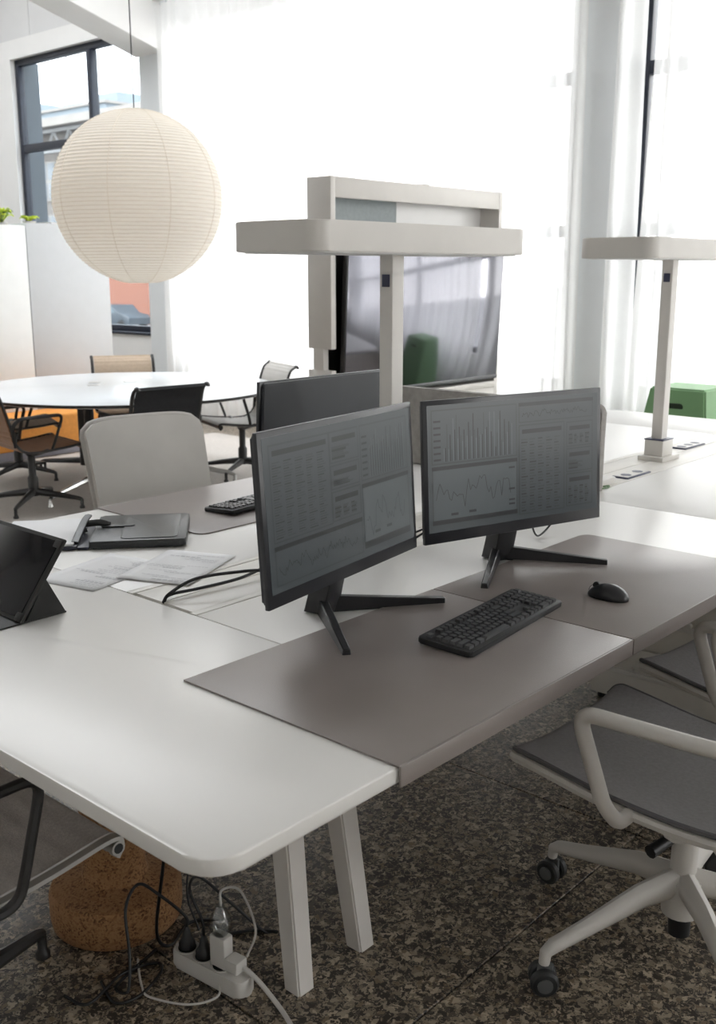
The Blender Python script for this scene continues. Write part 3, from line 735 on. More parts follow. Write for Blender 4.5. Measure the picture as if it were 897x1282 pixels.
# ------------------------------------------------------------------ things on the near left of the desk
def loose_sheet(name, label, x, y, rz, z, w=.297, h=.21, seed=0, lines=22):
    r = thing(name, label, 'paper', (x, y, z), rz, 'printed sheets')
    rr = random.Random(seed)
    gx, gy = 10, 7
    def zz(a, b): return .0006 + .0022 * max(0, math.sin(a * 2.2 + seed) * math.sin(b * 2.6 + .5 * seed)) * abs(2 * b - 1)
    grid = [[((i / gx - .5) * w, (j / gy - .5) * h, zz(i / gx, j / gy)) for j in range(gy + 1)] for i in range(gx + 1)]
    part('sheet', MB().sheet(grid, .0004), 'paper', r, smooth=180)
    t = MB()
    for k in range(lines):
        a = .06 + .86 * k / lines
        if rr.random() < .25: continue
        b0 = .1 + .3 * (rr.random() < .3); L = rr.uniform(.2, .55); th = .0035 if rr.random() < .8 else .008
        n = 6
        for q in range(n):
            b1, b2 = b0 + L * q / n, b0 + L * (q + .8) / n; a2 = a + th / w
            t.quad(*[((p - .5) * w, (s - .5) * h, zz(p, s) + .0006) for p, s in ((a, b1), (a2, b1), (a2, b2), (a, b2))])
    part('print', t, 'print', r, smooth=0)
    return r
loose_sheet('paper_sheet', 'printed sheet lying next to the tablet, half under another sheet', 1.530, 2.285, rad(13), DZ + .0003, seed=2)
loose_sheet('paper_sheet', 'printed sheet lying over the cable channel beside the two black cables', 1.690, 2.165, rad(24), DZ + .0028, .297, .21, 5)

pf = thing('portfolio', 'open black leather portfolio with a white notepad, near the high-backed grey chair', 'folder', (1.62, 2.505, DZ + .0026), rad(-41.0))
pf.rotation_euler = (0, rad(-.5), rad(-41.0))
u = .27; v = .33
part('flap_cover', MB().prism(rrect(.012, u + .02, 0, v, .012), .0, .022, .005), 'leather_black', pf)
part('pocket', MB().prism(rrect(.10, u - .005, .02, v - .02, .02), .022, .0242, .001), 'leather_black', pf)
part('spine', MB().prism(rrect(-.02, .012, 0, v, .003), .0, .007, .002), 'leather_navy', pf)
part('back_cover', MB().prism(rrect(-u, -.02, 0, v, .012), .0, .010, .003), 'leather_navy', pf)
part('notepad', MB().prism(rrect(-u + .012, -.032, .008, v - .006, .002), .0105, .0165, .0005), 'paper', pf, label='white notepad')
part('pen_loop', MB().tube(fillet([(-.02, .17, .008), (-.03, .17, .035), (.03, .175, .038), (.055, .18, .026)], .02), .010, 8, ry=.003), 'leather_black', pf)
part('strap', MB().prism(rrect(.03, .13, .165, .195, .012), .022, .027, .001), 'leather_black', pf)
part('loop', MB().tube(spline([(-.03, .03, .014), (-.022, .10, .035), (-.018, .18, .045), (-.012, .22, .05)]), .005, 6, ry=.012), 'leather_black', pf)
pn = thing('pen', 'dark pen lying behind the tablet at the far desk edge', 'pen', (1.462, 2.84, DZ + .0004), rad(25))
part('barrel', MB().lathe([(0, -.07), (.005, -.068), (.0055, .05), (.003, .066), (0, .07)], 10, X=T(0, 0, .0058) @ R(PI / 2, 'Y')), 'black', pn)
part('clip', MB().box(-.068, -.03, -.001, .001, .0112, .013), 'alu_satin', pn)

tb = thing('tablet', 'tablet propped up in a charcoal folding cover at the left desk edge', 'tablet', (1.15, 2.06, DZ + .0006))
# local: x away from the reader, y along the bottom edge
tl = T(0, 0, .006) @ R(rad(37), 'Y')          # slab leans back toward +x
part('base_flap', MB().box(-.055, .124, 0, .285, .0, .004, .0015), 'folio', tb)
part('case', MB().box(.0, .009, -.004, .289, .0, .215, .003, X=tl), 'folio', tb)
sc_ = part('screen', MB().box(-.003, .0005, .008, .277, .010, .205, .001, X=tl), 'tablet_glass', tb)
for y_, z_ in ((.012, .014), (.012, .201)): part('corner_guard', MB().box(-.0045, .0, y_ - .014, y_ + .01, z_ - .012, z_ + .008, .002, X=tl), 'folio', tb)
pw = MB(); t = bmesh.new()                      # triangular prop: from half way up the back down to the base
A = tl @ Vector((.009, 0, .115)); Bv = Vector((.122, 0, .004)); Cv = Vector((.02, 0, .004))
tri = [A, Bv, Cv]
lo = [t.verts.new(p + Vector((0, .002, 0))) for p in tri]; hi = [t.verts.new(p + Vector((0, .285, 0))) for p in tri]
t.faces.new(lo[::-1]); t.faces.new(hi)
for i in range(3): t.faces.new((lo[i], lo[(i + 1) % 3], hi[(i + 1) % 3], hi[i]))
bmesh.ops.recalc_face_normals(t, faces=t.faces[:]); pw.add(t)
part('prop', pw, 'folio', tb, smooth=0)

# cables on the desk
def cable(name, label, pts, r=.0035, m='black_rubber', group=None, n=8):
    P = spline(pts, n); o0 = P[0].copy(); mb = MB().tube([p - o0 for p in P], r, 7)
    o = link(name, mb.mesh(name, m, 60), None, o0)
    return tag(o, label, 'cable', group)
cable('cable', 'black cable arching from the desk slot, upper of the pair behind the monitor', [(1.478, 1.957, DZ - .005), (1.492, 1.95, DZ + .018), (1.56, 1.925, DZ + .047), (1.66, 1.86, DZ + .056), (1.72, 1.80, DZ + .06), (1.735, 1.72, DZ + .10), (1.70, 1.60, DZ + .20)], .0042)
cable('cable', 'black cable lying low from the desk slot, lower of the pair behind the monitor', [(1.480, 1.962, DZ - .005), (1.50, 1.958, DZ + .012), (1.58, 1.945, DZ + .012), (1.70, 1.93, DZ + .014), (1.80, 1.92, DZ + .03), (1.80, 1.80, DZ + .08), (1.76, 1.62, DZ + .2)], .0042)
cable('cable', 'black cable looping down under the bar chart monitor', [(2.50, 1.545, DZ + .15), (2.545, 1.585, DZ + .075), (2.574, 1.60, DZ + .036), (2.612, 1.605, DZ + .008), (2.665, 1.60, DZ + .03), (2.70, 1.57, DZ + .10), (2.58, 1.48, DZ + .20)], .003)
cable('cable', 'thin black cable bowed in the gap between the two charted monitors', [(1.86, 1.62, DZ + .20), (1.93, 1.66, DZ + .165), (1.975, 1.68, DZ + .13), (2.05, 1.66, DZ + .09), (2.20, 1.62, DZ + .15)], .003)
cable('cable', 'thin black cable running low from one charted monitor to the other', [(1.80, 1.62, DZ + .16), (2.00, 1.74, DZ + .07), (2.12, 1.80, DZ + .045), (2.24, 1.78, DZ + .06), (2.34, 1.62, DZ + .15)], .003)

# ================================================================== CHAIRS
def sling(prof, w, rib, amp, th, crown=.0, m=None):
    """profile: list of (y,z); a ribbed membrane of width w"""
    P = spline([(0, a, b) for a, b in prof], 14); L = 0; pts = []
    for i, p in enumerate(P):
        if i: L += (p - P[i - 1]).length
        d = (P[min(i + 1, len(P) - 1)] - P[max(i - 1, 0)]).normalized(); nrm = Vector((0, -d.z, d.y))
        pts.append((p, nrm, L))
    nx = 8; grid = []
    for p, nrm, L in pts:
        o = amp * abs(math.sin(PI * L / rib)) if rib else 0
        grid.append([p + nrm * (o - crown * (1 - (2 * j / nx - 1) ** 2)) + Vector(((j / nx - .5) * w, 0, 0)) for j in range(nx + 1)])
    return MB().sheet(grid, th)
def ea_chair(label, x, y, rz, cloth, frame, base, zs=.43, zt=.83, w=.50, rib=.032, arms=True, group='aluminium chairs at the round table', back_h=None, recline=.10, base_rot=45, seat_y=.235, base_off=0, arm_m=None, arm_out=.0):
    r = thing('aluminium_chair', label, 'chair', (x, y, .0062 if y > 4.6 else 0), rz, group)
    yb = -.19
    prof = [(seat_y + .010, zs - .035), (seat_y + .022, zs - .012), (seat_y, zs + .006), (.10, zs - .01), (-.08, zs - .022), (yb + .02, zs - .008), (yb - .035, zs + .05), (yb - .055, zs + .14), (yb - .055 - recline * .6, zt - .06), (yb - .058 - recline, zt - .012), (yb - .075 - recline, zt), (yb - .092 - recline, zt - .018)]
    part('seat', sling(prof[:7], w - .03, rib, .005, .008), cloth, r, smooth=60)
    part('backrest', sling(prof[6:], w - .03, rib, .005, .008), cloth, r, smooth=60)
    for sg in (-1, 1):
        rail = spline([(sg * w / 2, a, b - .004) for a, b in prof], 6)
        part('side_rail', MB().tube(rail, .009, 6, ry=.014), frame, r)
    rl_ = part('front_roller', MB().tube([(-w / 2 - .012, seat_y + .012, zs - .02), (w / 2 + .012, seat_y + .012, zs - .02)], .015, 12), frame, r)
    for sg in (-1, 1): part('end_plug', MB().tube([(sg * (w / 2 + .011), seat_y + .012, zs - .02), (sg * (w / 2 + .0128), seat_y + .012, zs - .02)], .0105, 10), 'black', rl_)
    if arms:
        for sg in (-1, 1):
            xa = sg * (w / 2 + .022)
            loop = fillet(([(xa - sg * .02 + sg * arm_out * .3, -.20, zs - .03)] if arm_out else []) + [(xa - sg * .02 + sg * arm_out, .015, zs - .012), (xa + sg * arm_out * .6, .035, zs + .06), (xa + sg * .012, .085, zs + .205), (xa + sg * .012, -.20, zs + .20), (xa, -.245, zs + .16), (xa - sg * .02, -.225, zs + .02)], .045, 6)
            part('armrest', MB().tube(loop, .0095, 8, ry=.012), arm_m or frame, r)
    b = MB(); b.tube([(-w / 2, -.02, zs - .02), (-.10, -.02, zs - .06), (0, -.02, zs - .075), (.10, -.02, zs - .06), (w / 2, -.02, zs - .02)], .012, 8, ry=.02)
    part('spreader', b, base, r)
    part('column', MB().lathe([(0, .08), (.034, .08), (.034, .20), (.024, .215), (.024, zs - .09), (.04, zs - .07), (0, zs - .065)], 16, X=T(0, -.02, 0)), base, r)
    for k in range(4):
        a = rad(base_rot + base_off) + k * PI / 2; c, s = math.cos(a), math.sin(a)
        lg = part('leg', MB().tube([(c * .02, s * .02 - .02, .105), (c * .16, s * .16 - .02, .088), (c * .30, s * .30 - .02, .066), (c * .322, s * .322 - .02, .058)], [.026, .02, .014, .012], 8, ry=[.024, .018, .013, .012]), base, r)
        part('glide', MB().lathe([(0, 0), (.017, 0), (.017, .012), (.011, .02), (.011, .062), (0, .066)], 10, X=T(c * .32, s * .32 - .02, 0)), base, lg)
    return r
def high_chair():
    r = ea_chair('high-backed light grey leather chair tucked against the far desk edge', 2.39, 2.985, PI - rad(13.5), 'sling_grey', 'sling_rim', 'alu', zs=.44, zt=.60, w=.44, rib=0, arms=False, group=None, recline=.02)
    for c in list(r.children):
        if c.name.startswith('backrest'): bpy.data.objects.remove(c)
    # tall upholstered back with round shoulders, leaning away from the desk
    n, mcols = 22, 16; grid = []; rim = []
    for i in range(n + 1):
        v = i / n; row = []
        for j in range(mcols + 1):
            u_ = 2 * j / mcols - 1; z = v
            hw = .236 + .014 * v
            if v > .90: hw -= .036 * (1 - math.sqrt(max(0, 1 - ((v - .90) / .10) ** 2)))
            y = -.225 - .175 * v + .035 * (1 - u_ * u_) * -.6 + .03 * max(0, .2 - v) * 5 * .4
            row.append((u_ * hw, y, .42 + .535 * v - .012 * abs(u_) ** 6 * (v > .9)))
        grid.append(row)
    part('backrest', MB().sheet(grid, .022), 'sling_grey', r, smooth=70)
    edge = [row[0] for row in grid] + grid[-1][1:] + [row[-1] for row in grid[::-1]][1:]
    part('back_rim', MB().tube([Vector(p) + Vector((0, -.012, 0)) for p in edge], .013, 8), 'sling_rim', r)
    return r
TC = (4.48, 6.27)
ea_chair('black cloth aluminium chair with its back to the desk, at the round table', 4.07, 5.50, rad(-7), 'sling_black', 'alu_dark', 'alu_dark', rib=.09)
ea_chair('brown leather chair with black armrests, nearest at the round table', 3.56, 6.02, rad(-97), 'sling_brown', 'alu_dark', 'alu_dark')
ea_chair('taupe cloth chair with black frame beyond the brown leather chair', 4.02, 6.98, rad(-112), 'sling_taupe', 'alu_dark', 'alu_dark')
ea_chair('beige ribbed cloth chair behind the round table, before the low window', 5.02, 6.99, rad(150), 'sling_beige', 'alu_dark', 'alu_dark')
ea_chair('chair with black legs and pale back beside the curtain, right of the round table', 5.21, 5.86, rad(70), 'sling_grey', 'alu_dark', 'alu_dark')
high_chair()
ea_chair('net-weave chair with black armrests tucked under the near desk end', .782, 1.812, rad(-90), 'sling_mesh', 'alu_satin', 'alu_dark', arm_m='alu_dark', arm_out=.045, zs=.462, zt=.88, w=.525, rib=.05, group=None, base_off=-26)

def task_chair(label, x, y, rz, dz=0.0, rot=155, group='grey task chairs', bo=(0.0, 0.0)):
    r = thing('task_chair', label, 'chair', (x, y, 0), rz, group)
    W2 = .245
    def surf(t, s):           # t along profile 0..1, s across -1..1
        pr = PR[t]; e = abs(s)
        p = Vector((s * W2 * pr[2], pr[0], pr[1] + pr[3] * e ** 2.4))
        return p
    key = [(.345, .452), (.33, .468), (.27, .462), (.10, .437), (-.08, .430), (-.19, .448), (-.255, .52), (-.285, .64), (-.30, .78), (-.325, .92), (-.345, .97)]
    P = spline([(0, a, b) for a, b in key], 6)
    PR = []
    for i, p in enumerate(P):
        q = i / (len(P) - 1); wv = .86 + .14 * min(1, q * 9) if q < .12 else 1.0
        PR.append((p.y, p.z + dz, wv, .022 if p.y > -.15 and p.z < .5 else .0))
    N = len(PR); cut = int(N * .52)
    def mem(a, b): return MB().sheet([[surf(i, -1 + 2 * j / 10) for j in range(11)] for i in range(a, b)], .012)
    part('seat', mem(0, cut + 1), 'chair_cloth', r, smooth=70)
    part('backrest', mem(cut, N), 'chair_cloth', r, smooth=70)
    for sg in (-1, 1):
        part('side_rail', MB().tube([surf(i, sg) + Vector((sg * .004, 0, -.022)) for i in range(3, cut)], .012, 8, ry=.011), 'chair_white', r)
        part('piping', MB().tube([surf(i, sg) + Vector((sg * .002, 0, -.004)) for i in range(0, cut)], .006, 6), 'chair_piping', r)
        xa = sg * .325
        lp = fillet([(sg * .245, .045, .432 + dz), (sg * .285, .05, .425 + dz), (xa - sg * .01, .07, .47 + dz), (xa + sg * .012, .128, .668 + dz), (xa + sg * .008, -.16, .672 + dz), (sg * .262, -.30, .66 + dz)], .045, 7)
        part('armrest', MB().tube(lp, .0165, 12, ry=.0165), 'chair_white', r)
    mech = MB().prism([(.20, .405), (-.16, .405), (-.16, .36), (-.06, .315), (.10, .33)], -.06, .06, .01, X=T(0, 0, dz) @ Matrix(((0, 0, 1, 0), (1, 0, 0, 0), (0, 1, 0, 0), (0, 0, 0, 1))))
    mech.tube([(-.235, -.05, .415 + dz), (-.06, -.05, .375 + dz), (.06, -.05, .375 + dz), (.235, -.05, .415 + dz)], .016, 8, ry=.028)
    part('mechanism', mech, 'chair_white', r)
    part('lever', MB().tube([(-.06, -.01, .355 + dz), (-.10, -.01, .35 + dz), (-.20, .015, .335 + dz)], [.008, .011, .015], 10), 'black', r)
    part('column', MB().lathe([(0, .10), (.043, .10), (.046, .19), (.030, .20), (.028, .34 + dz), (0, .34 + dz)], 18, X=T(bo[0], bo[1], 0)), 'chair_white', r)
    part('gas_lift', MB().lathe([(0, .045), (.025, .045), (.026, .10), (0, .10)], 16, X=T(bo[0], bo[1], 0)), 'black', r, label='black gas lift end')
    for k in range(5):
        a = rad(rot - rz * 180 / PI) + k * 2 * PI / 5; c, s = math.cos(a), math.sin(a)
        lg = part('leg', MB().tube([(c * .02, s * .02, .18), (c * .12, s * .12, .168), (c * .26, s * .26, .128), (c * .345, s * .345, .106), (c * .362, s * .362, .095), (c * .365, s * .365, .07)], [.034, .029, .020, .017, .014, .012], 10, ry=[.026, .022, .018, .016, .014, .012], X=T(bo[0], bo[1], 0)), 'chair_white', r)
        ca = a + random.uniform(-1.2, 1.2); X = T(c * .365 + bo[0], s * .365 + bo[1], .034) @ R(ca)
        wh = MB()
        for sg in (-1, 1): wh.lathe([(0, -.011), (.026, -.011), (.031, -.006), (.031, .006), (.026, .011), (0, .011)], 20, X=X @ T(0, sg * .017, 0) @ R(PI / 2, 'X'))
        part('castor', wh, 'wheel', lg)
        cv = MB().lathe([(0, -.002), (.017, -.002), (.017, .002), (0, .002)], 16, X=X @ T(0, .029, 0) @ R(PI / 2, 'X')); cv.box(-.02, .014, -.005, .005, 0, .036, .003, X=X)
        part('castor_cover', cv, 'wheel_grey', lg)
    return r
task_chair('light grey task chair in full view at the front desk edge', 2.08, .835, 0, dz=-.008, bo=(-.026, .012))
task_chair('grey task chair mostly hidden behind the nearer task chair', 2.80, .885, rad(-4), dz=-.03, rot=84)

# ------------------------------------------------------------------ cork stool, power strip and leads under the desk
cs = link('cork_stool', MB().lathe([(0, 0), (.146, 0), (.153, .006), (.157, .03), (.157, .080), (.150, .096), (.130, .103), (.092, .106), (.079, .116), (.073, .15), (.073, .25), (.078, .30), (.092, .325), (.10, .335), (.10, .365), (.095, .37), (0, .37)], 48).mesh('cork_stool', 'cork', 40), None, (1.275, 1.925, 0))
tag(cs, 'brown turned cork stool on the terrazzo under the desk', 'stool')
PSC, PSA = (1.278, 1.565), rad(-84)
ps = thing('power_strip', 'white power strip on the terrazzo floor under the desk corner', 'power strip', (PSC[0], PSC[1], 0), PSA)
part('housing', MB().prism(rrect(-.115, .10, -.027, .027, .02), .001, .042, .006), 'white_plastic', ps)
for x in (-.085, -.032, .021):
    wl_ = part('socket', MB().lathe([(.021, .030), (.021, .042), (.026, .044), (.026, .040), (.0255, .030)], 20, X=T(x, 0, .001)), 'white_plastic', ps)
    part('socket_well', MB().lathe([(0, .0425), (.0205, .0425), (.0205, .0435), (0, .0435)], 18, X=T(x, 0, 0)), 'black', wl_)
def plug(label, xx, m, cabm=None):
    r = thing('plug', label, 'plug', (PSC[0] + math.cos(PSA) * xx, PSC[1] + math.sin(PSA) * xx, .0445), PSA)
    part('body', MB().lathe([(0, 0), (.0185, 0), (.0185, .012), (.012, .022), (.008, .042), (.004, .05), (0, .05)], 16), m, r)
    return r
plug('black plug in the power strip, end socket nearest the cork stool', -.085, 'black')
plug('black plug in the power strip, middle socket beside the white charger', -.032, 'black')
ch = thing('phone_charger', 'white cube charger with clear plug standing in the power strip', 'charger', (PSC[0] + math.cos(PSA) * .021, PSC[1] + math.sin(PSA) * .021, .0445), PSA)
part('charger_body', MB().box(-.022, .022, -.015, .015, 0, .075, .004), 'white_plastic', ch)
part('clear_plug', MB().lathe([(0, .075), (.014, .075), (.024, .09), (.025, .112), (.016, .128), (.010, .145), (0, .147)], 18), 'clear_plug', ch, label='clear plastic plug')
part('side_plug', MB().box(.022, .06, -.018, .018, .004, .034, .005), 'white_plastic', ch)
GR = 'leads under the desk'
cable('power_lead', 'thick white power lead running from the strip out of the picture bottom', [(1.29, 1.492, .062), (1.30, 1.45, .04), (1.30, 1.38, .006), (1.27, 1.30, .005), (1.22, 1.15, .005)], .0055, 'white_plastic')
cable('power_lead', 'thin white lead looping around the power strip on the floor', [(1.283, 1.545, .185), (1.30, 1.56, .21), (1.345, 1.55, .19), (1.36, 1.52, .10), (1.31, 1.495, .07)], .0028, 'white_plastic')
cable('power_lead', 'pale lead curling low on the floor between stool and power strip', [(1.20, 1.742, .004), (1.175, 1.705, .004), (1.15, 1.66, .004), (1.14, 1.62, .004), (1.18, 1.54, .004), (1.235, 1.51, .006), (1.262, 1.53, .02)], .0026, 'white_plastic')
cable('power_lead', 'black lead arching up from the end plug beside the cork stool', [(1.269, 1.650, .092), (1.269, 1.652, .12), (1.235, 1.70, .17), (1.21, 1.74, .19), (1.17, 1.735, .15), (1.15, 1.70, .06), (1.12, 1.67, .004), (1.11, 1.70, .004), (1.17, 1.72, .004), (1.25, 1.74, .004)], .0035)
cable('power_lead', 'black lead arching up from the middle plug and back to the floor', [(1.2747, 1.597, .092), (1.275, 1.60, .13), (1.275, 1.64, .19), (1.32, 1.66, .19), (1.39, 1.64, .10), (1.46, 1.60, .004), (1.48, 1.58, .004), (1.44, 1.63, .004), (1.36, 1.68, .004)], .0035)
cable('power_lead', 'black lead hanging from the desktop to the floor by the cork stool', [(1.22, 1.55, .71), (1.23, 1.62, .52), (1.245, 1.69, .25), (1.25, 1.735, .05), (1.28, 1.725, .0045), (1.36, 1.76, .004), (1.42, 1.72, .004)], .004)
cable('power_lead', 'thin black lead curving down from the desktop behind the power strip', [(1.33, 1.58, .712), (1.40, 1.66, .56), (1.44, 1.72, .42), (1.42, 1.78, .25), (1.36, 1.76, .10), (1.36, 1.72, .004)], .0026)
cable('power_lead', 'short black lead end hanging below the desktop near the legs', [(1.28, 1.36, .712), (1.284, 1.364, .66), (1.286, 1.365, .63)], .004)
cable('power_lead', 'black lead heaped on the floor in front of the cork stool', [(1.10, 1.74, .004), (1.08, 1.66, .004), (1.13, 1.64, .004), (1.20, 1.66, .010), (1.22, 1.70, .004), (1.14, 1.72, .010), (1.04, 1.70, .004), (1.02, 1.76, .004)], .0035)

# ================================================================== ROUND TABLE
rt = thing('round_table', 'large round white meeting table on black columns', 'table', (TC[0], TC[1], 0.0062))
ZT = .704
part('tabletop', MB().lathe([(0, ZT - .028), (1.075, ZT - .028), (1.09, ZT - .020), (1.09, ZT - .0045), (1.084, ZT - .001), (0, ZT)], 96), 'table_white', rt)
part('edge_band', MB().lathe([(1.0905, ZT - .022), (1.093, ZT - .020), (1.093, ZT - .006), (1.0905, ZT - .004)], 96), 'alu_dark', rt, label='black table edge')
for x, y in ((.22, .25), (.0, .38), (-.12, .22), (.45, .35)): part('cable_port', MB().lathe([(0, .0), (.045, .0), (.045, .002), (0, .002)], 16, X=T(x, y, ZT - .0003)), 'alu_satin', rt)
for k, (ang, R1, mt, up_) in enumerate(((201, .94, 'alu', 0), (311, .78, 'alu_satin', 0), (100, .95, 'dark_wedge', 0), (22, .9, 'alu_dark', 0))):
    a = rad(ang); c, s = math.cos(a), math.sin(a)
    part('column', MB().lathe([(0, .08), (.034, .08), (.034, ZT - .06), (.06, ZT - .03), (0, ZT - .028)], 18, X=T(c * .46, s * .46, 0)), 'alu_dark', rt)
    lg = part('leg', MB().tube([(c * .05, s * .05, .13), (c * .46, s * .46, .115), (c * (R1 - .05), s * (R1 - .05), .07), (c * R1, s * R1, .055)], [.03, .026, .016, .013], 8, ry=[.03, .028, .018, .014]), mt, rt)
    part('glide', MB().lathe([(0, .001), (.018, .001), (.018, .012), (.012, .02), (.012, .058), (0, .06)], 10, X=T(c * R1, s * R1, 0)), mt, lg)

# paper lantern
LC = Vector((4.642, 6.230, 2.024)); LR = .592
lt = thing('paper_lantern', 'big round ribbed paper lantern hanging over the round table', 'lamp', LC)
prof = []; NR = 62
for i in range(NR + 1):
    a = PI * (.055 + .89 * i / NR); r_, z = LR * math.sin(a), -LR * math.cos(a)
    prof.append((r_, z))
    if i < NR:
        a2 = PI * (.055 + .89 * (i + .5) / NR); prof.append(((LR - .0045) * math.sin(a2), -(LR - .0045) * math.cos(a2)))
part('paper_shade', MB().lathe(prof, 72), 'lantern', lt, smooth=20)
rb = MB()
for i in range(1, NR, 1):
    a = PI * (.055 + .89 * i / NR); r_, z = (LR + .0006) * math.sin(a), -(LR + .0006) * math.cos(a)
    rb.tube([(r_ * math.cos(2 * PI * j / 64), r_ * math.sin(2 * PI * j / 64), z) for j in range(64)], .0016, 4, closed=True)
part('bamboo_ribs', rb, 'rib', lt, kind='stuff')
for k in range(9):
    a0 = k * 2 * PI / 9 + .25
    part('seam', MB().tube([((LR + .001) * math.sin(PI * (.06 + .88 * i / 30)) * math.cos(a0), (LR + .001) * math.sin(PI * (.06 + .88 * i / 30)) * math.sin(a0), -(LR + .001) * math.cos(PI * (.06 + .88 * i / 30))) for i in range(31)], .0016, 5), 'rib', lt)
part('socket', MB().lathe([(0, .44), (.022, .44), (.025, .50), (.02, .56), (.006, .60), (0, .60)], 14), 'white_plastic', lt)
part('wire_frame', MB().tube([(.1 * math.cos(2 * PI * j / 24), .1 * math.sin(2 * PI * j / 24), .583) for j in range(24)], .003, 5, closed=True).tube([(-.1, 0, .583), (.1, 0, .583)], .003, 5).tube([(0, -.1, .583), (0, .1, .583)], .003, 5), 'alu_dark', lt)
part('cord', MB().tube([(0, 0, .59), (0, 0, slope(LC.x) - LC.z)], .0045, 6), 'black_rubber', lt)

# ================================================================== MEDIA WALL AND TV
mw = thing('media_wall', 'tall white mobile media wall with felt and white panels behind the desk', 'media wall', (5.08, 4.09, 0))
def mpart(name, mb, m, **k): return part(name, mb, m, mw, world=True, **k)
XL, XR, YFm, YBm, ZM = 4.254, 5.905, 4.0, 4.18, 2.025
side = lambda x0, x1: MB().box(x0, x1, YFm, YBm, 1.095, ZM, .003).box(x0, x1, YFm + .062, YBm - .04, .975, 1.096, 0).box(x0, x1, YFm, YBm, .09, .976, .003)
mpart('side_panel', side(XL, XL + .04), 'media_white')
mpart('side_panel', side(XR - .04, XR), 'media_white')
mpart('top_rail', MB().box(XL + .04, XR - .04, YFm, YFm + .035, 1.915, ZM - .001, .003), 'media_white')
mpart('top_board', MB().box(XL + .04, XR - .04, YFm + .035, YBm, ZM - .02, ZM - .002), 'media_white')
mpart('rail_catch', MB().box(5.06, 5.12, YFm - .002, YFm + .03, ZM - .004, ZM + .003, .001), 'media_white')
mpart('felt_panel', MB().box(XL + .041, 4.99, YBm - .03, YBm - .012, .80, ZM - .021), 'felt_cool', label='cool grey felt panel')
mpart('white_panel', MB().box(4.992, XR - .041, YBm - .03, YBm - .012, .80, ZM - .021), 'whiteboard', label='glossy white panel')
mpart('inner_panel', MB().box(XL + .042, XR - .042, YFm + .10, YFm + .125, .82, 1.68), 'alu_dark', label='black inner panel behind the television')
mpart('shelf', MB().box(XL + .041, XR - .041, YFm - .01, YBm, .76, .80, .003), 'media_white')
mpart('lower_front', MB().box(XL + .041, XR - .041, YFm, YFm + .03, .12, .758, .002), 'media_white')
mpart('base', MB().box(XL - .02, XR + .02, YFm - .18, YBm + .18, .065, .092, .004), 'media_white')
for x in (XL + .03, XR - .03):
    for y in (YFm - .14, YBm + .14): mpart('castor', MB().lathe([(0, -.012), (.03, -.012), (.031, 0), (.03, .012), (0, .012)], 16, X=T(x, y, .033) @ R(PI / 2, 'X')).box(x - .012, x + .012, y - .012, y + .012, .05, .066), 'wheel')
tv = thing('television', 'large black television mounted in the white media wall', 'television', (5.10, 3.985, .825))
TVX = R(rad(2.6), 'X')
part('casing', MB().box(-.765, .765, .0, .035, 0, .865, .004, X=TVX), 'alu_dark', tv)
part('screen', MB().box(-.757, .757, -.003, .001, .022, .858, .001, X=TVX), 'tv', tv)
part('bottom_bezel', MB().box(-.765, .765, -.005, .0, -.004, .021, .002, X=TVX), 'tv_bezel', tv, label='silver bottom bezel')
part('mount', MB().box(-.25, .25, .03, .115, .25, .6), 'alu_dark', tv)
part('bracket', MB().box(-.70, -.67, .0, .03, .80, .90), 'white_metal', tv)

# ================================================================== CABINETS, BENCH, PLANTS, STOOL
def cabinet(label, x0, x1, z1, m, y0=8.12):
    r = thing('cabinet', label, 'cabinet', ((x0 + x1) / 2, y0 + .21, 0))
    w = (x1 - x0) / 2
    part('body', MB().box(-w, w, -.19, .21, .07, z1, .003), m, r)
    part('plinth', MB().box(-w + .02, w - .02, -.17, .19, 0, .07), 'bench_base', r)
    part('door', MB().box(-w + .002, w - .002, -.21, -.191, .08, z1 - .003, .002), m, r)
    return r
cabinet('white tall cabinet at the left picture edge, below the lime plant', 4.05, 4.872, 1.898, 'cab_white')
cabinet('pale grey tall cabinet between the white cabinet and the low window', 4.876, 5.69, 1.918, 'cab_grey')
bn = thing('bench', 'low orange upholstered bench in front of the cabinets', 'bench', (4.87, 7.89, 0))
part('base', MB().box(-.80, .78, -.19, .19, 0, .075, .004), 'bench_base', bn)
part('cushion', MB().box(-.82, .80, -.21, .215, .076, .345, .02, seg=3), 'orange', bn)
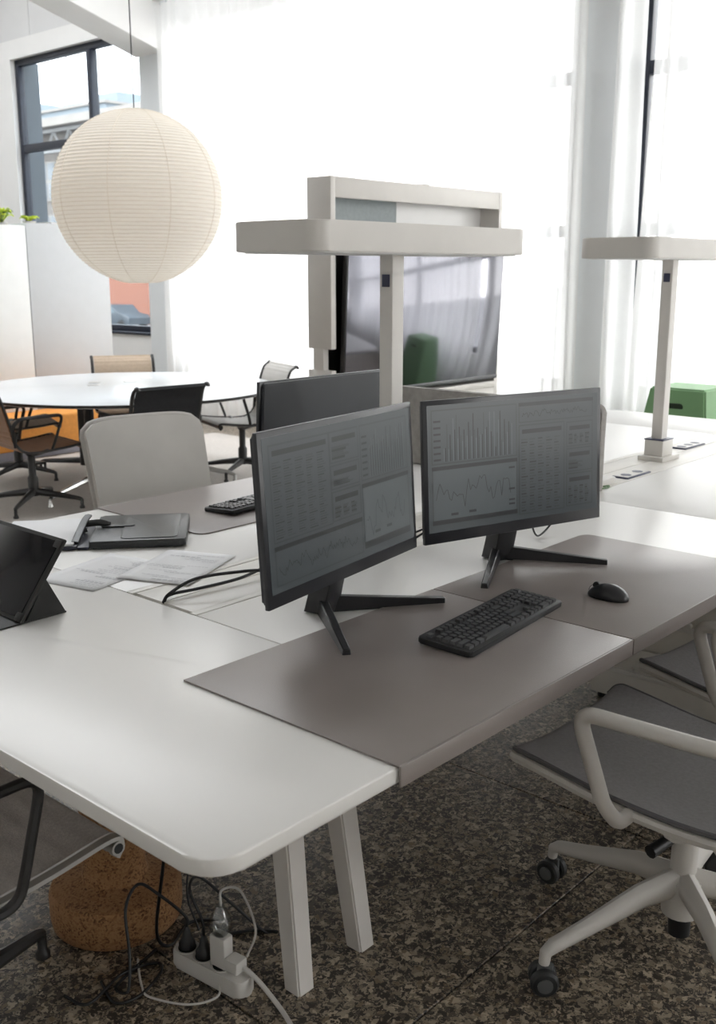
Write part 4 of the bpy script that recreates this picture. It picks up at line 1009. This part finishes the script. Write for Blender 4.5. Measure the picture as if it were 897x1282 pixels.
def plant(label, x, y, z, n, h, m, seed, sp):
    r = thing('potted_plant', label, 'plant', (x, y, z), 0, 'plants on the cabinets'); rr = random.Random(seed)
    part('pot', MB().lathe([(0, 0), (.05, 0), (.06, .02), (.055, .02), (.05, .015), (0, .015)], 16), 'white_plastic', r)
    part('soil', MB().lathe([(0, .0155), (.05, .0155), (.04, .018), (0, .019)], 12), 'soil', r)
    for k in range(n):
        a = rr.uniform(0, 2 * PI); L = rr.uniform(.6, 1) * sp; hh = rr.uniform(.5, 1) * h; d = Vector((math.cos(a), math.sin(a), 0)); p = Vector((-d.y, d.x, 0))
        grid = []
        for i in range(6):
            t_ = i / 5; c = d * (.01 + L * t_) + Vector((0, 0, .017 + hh * math.sin(t_ * 2.2))); w_ = .028 * math.sin(PI * min(.97, t_ * .9 + .08))
            grid.append([c - p * w_ + Vector((0, 0, .008)), c, c + p * w_ + Vector((0, 0, .008))])
        part('leaf', MB().sheet(grid, .0008), m if rr.random() < .8 else 'leaf_dark', r, smooth=180)
    return r
plant('lime green potted plant on the white cabinet at the picture edge', 4.70, 8.20, 1.898, 26, .12, 'leaf', 2, .10)
plant('small lime green plant on the pale grey cabinet', 4.985, 8.24, 1.918, 18, .045, 'leaf', 4, .08)
bk = thing('booklet', 'white booklet lying on top of the pale grey cabinet', 'booklet', (5.20, 8.26, 1.918), rad(8))
part('pages', MB().box(-.07, .07, -.1, .1, .001, .014), 'paper', bk)
part('cover', MB().box(-.073, .073, -.103, .103, .014, .0155), 'white_plastic', bk)
part('back_cover', MB().box(-.073, .073, -.103, .103, .0, .001), 'white_plastic', bk)
gs = thing('green_stool', 'green tapered box stool with a dark grip hole by the curtain', 'stool', (6.42, 2.86, 0))
ZG = .80
t = bmesh.new()
a_, b_ = .30, .185
lo = [t.verts.new((x * a_, y * a_, .0)) for x, y in ((-1, -1), (1, -1), (1, 1), (-1, 1))]; hi = [t.verts.new((x * b_, y * b_, ZG)) for x, y in ((-1, -1), (1, -1), (1, 1), (-1, 1))]
t.faces.new(lo[::-1]); t.faces.new(hi)
for i in range(4): t.faces.new((lo[i], lo[(i + 1) % 4], hi[(i + 1) % 4], hi[i]))
bmesh.ops.bevel(t, geom=t.edges[:], offset=.012, segments=3, affect='EDGES'); bmesh.ops.recalc_face_normals(t, faces=t.faces[:])
part('body', MB().add(t), 'green', gs)
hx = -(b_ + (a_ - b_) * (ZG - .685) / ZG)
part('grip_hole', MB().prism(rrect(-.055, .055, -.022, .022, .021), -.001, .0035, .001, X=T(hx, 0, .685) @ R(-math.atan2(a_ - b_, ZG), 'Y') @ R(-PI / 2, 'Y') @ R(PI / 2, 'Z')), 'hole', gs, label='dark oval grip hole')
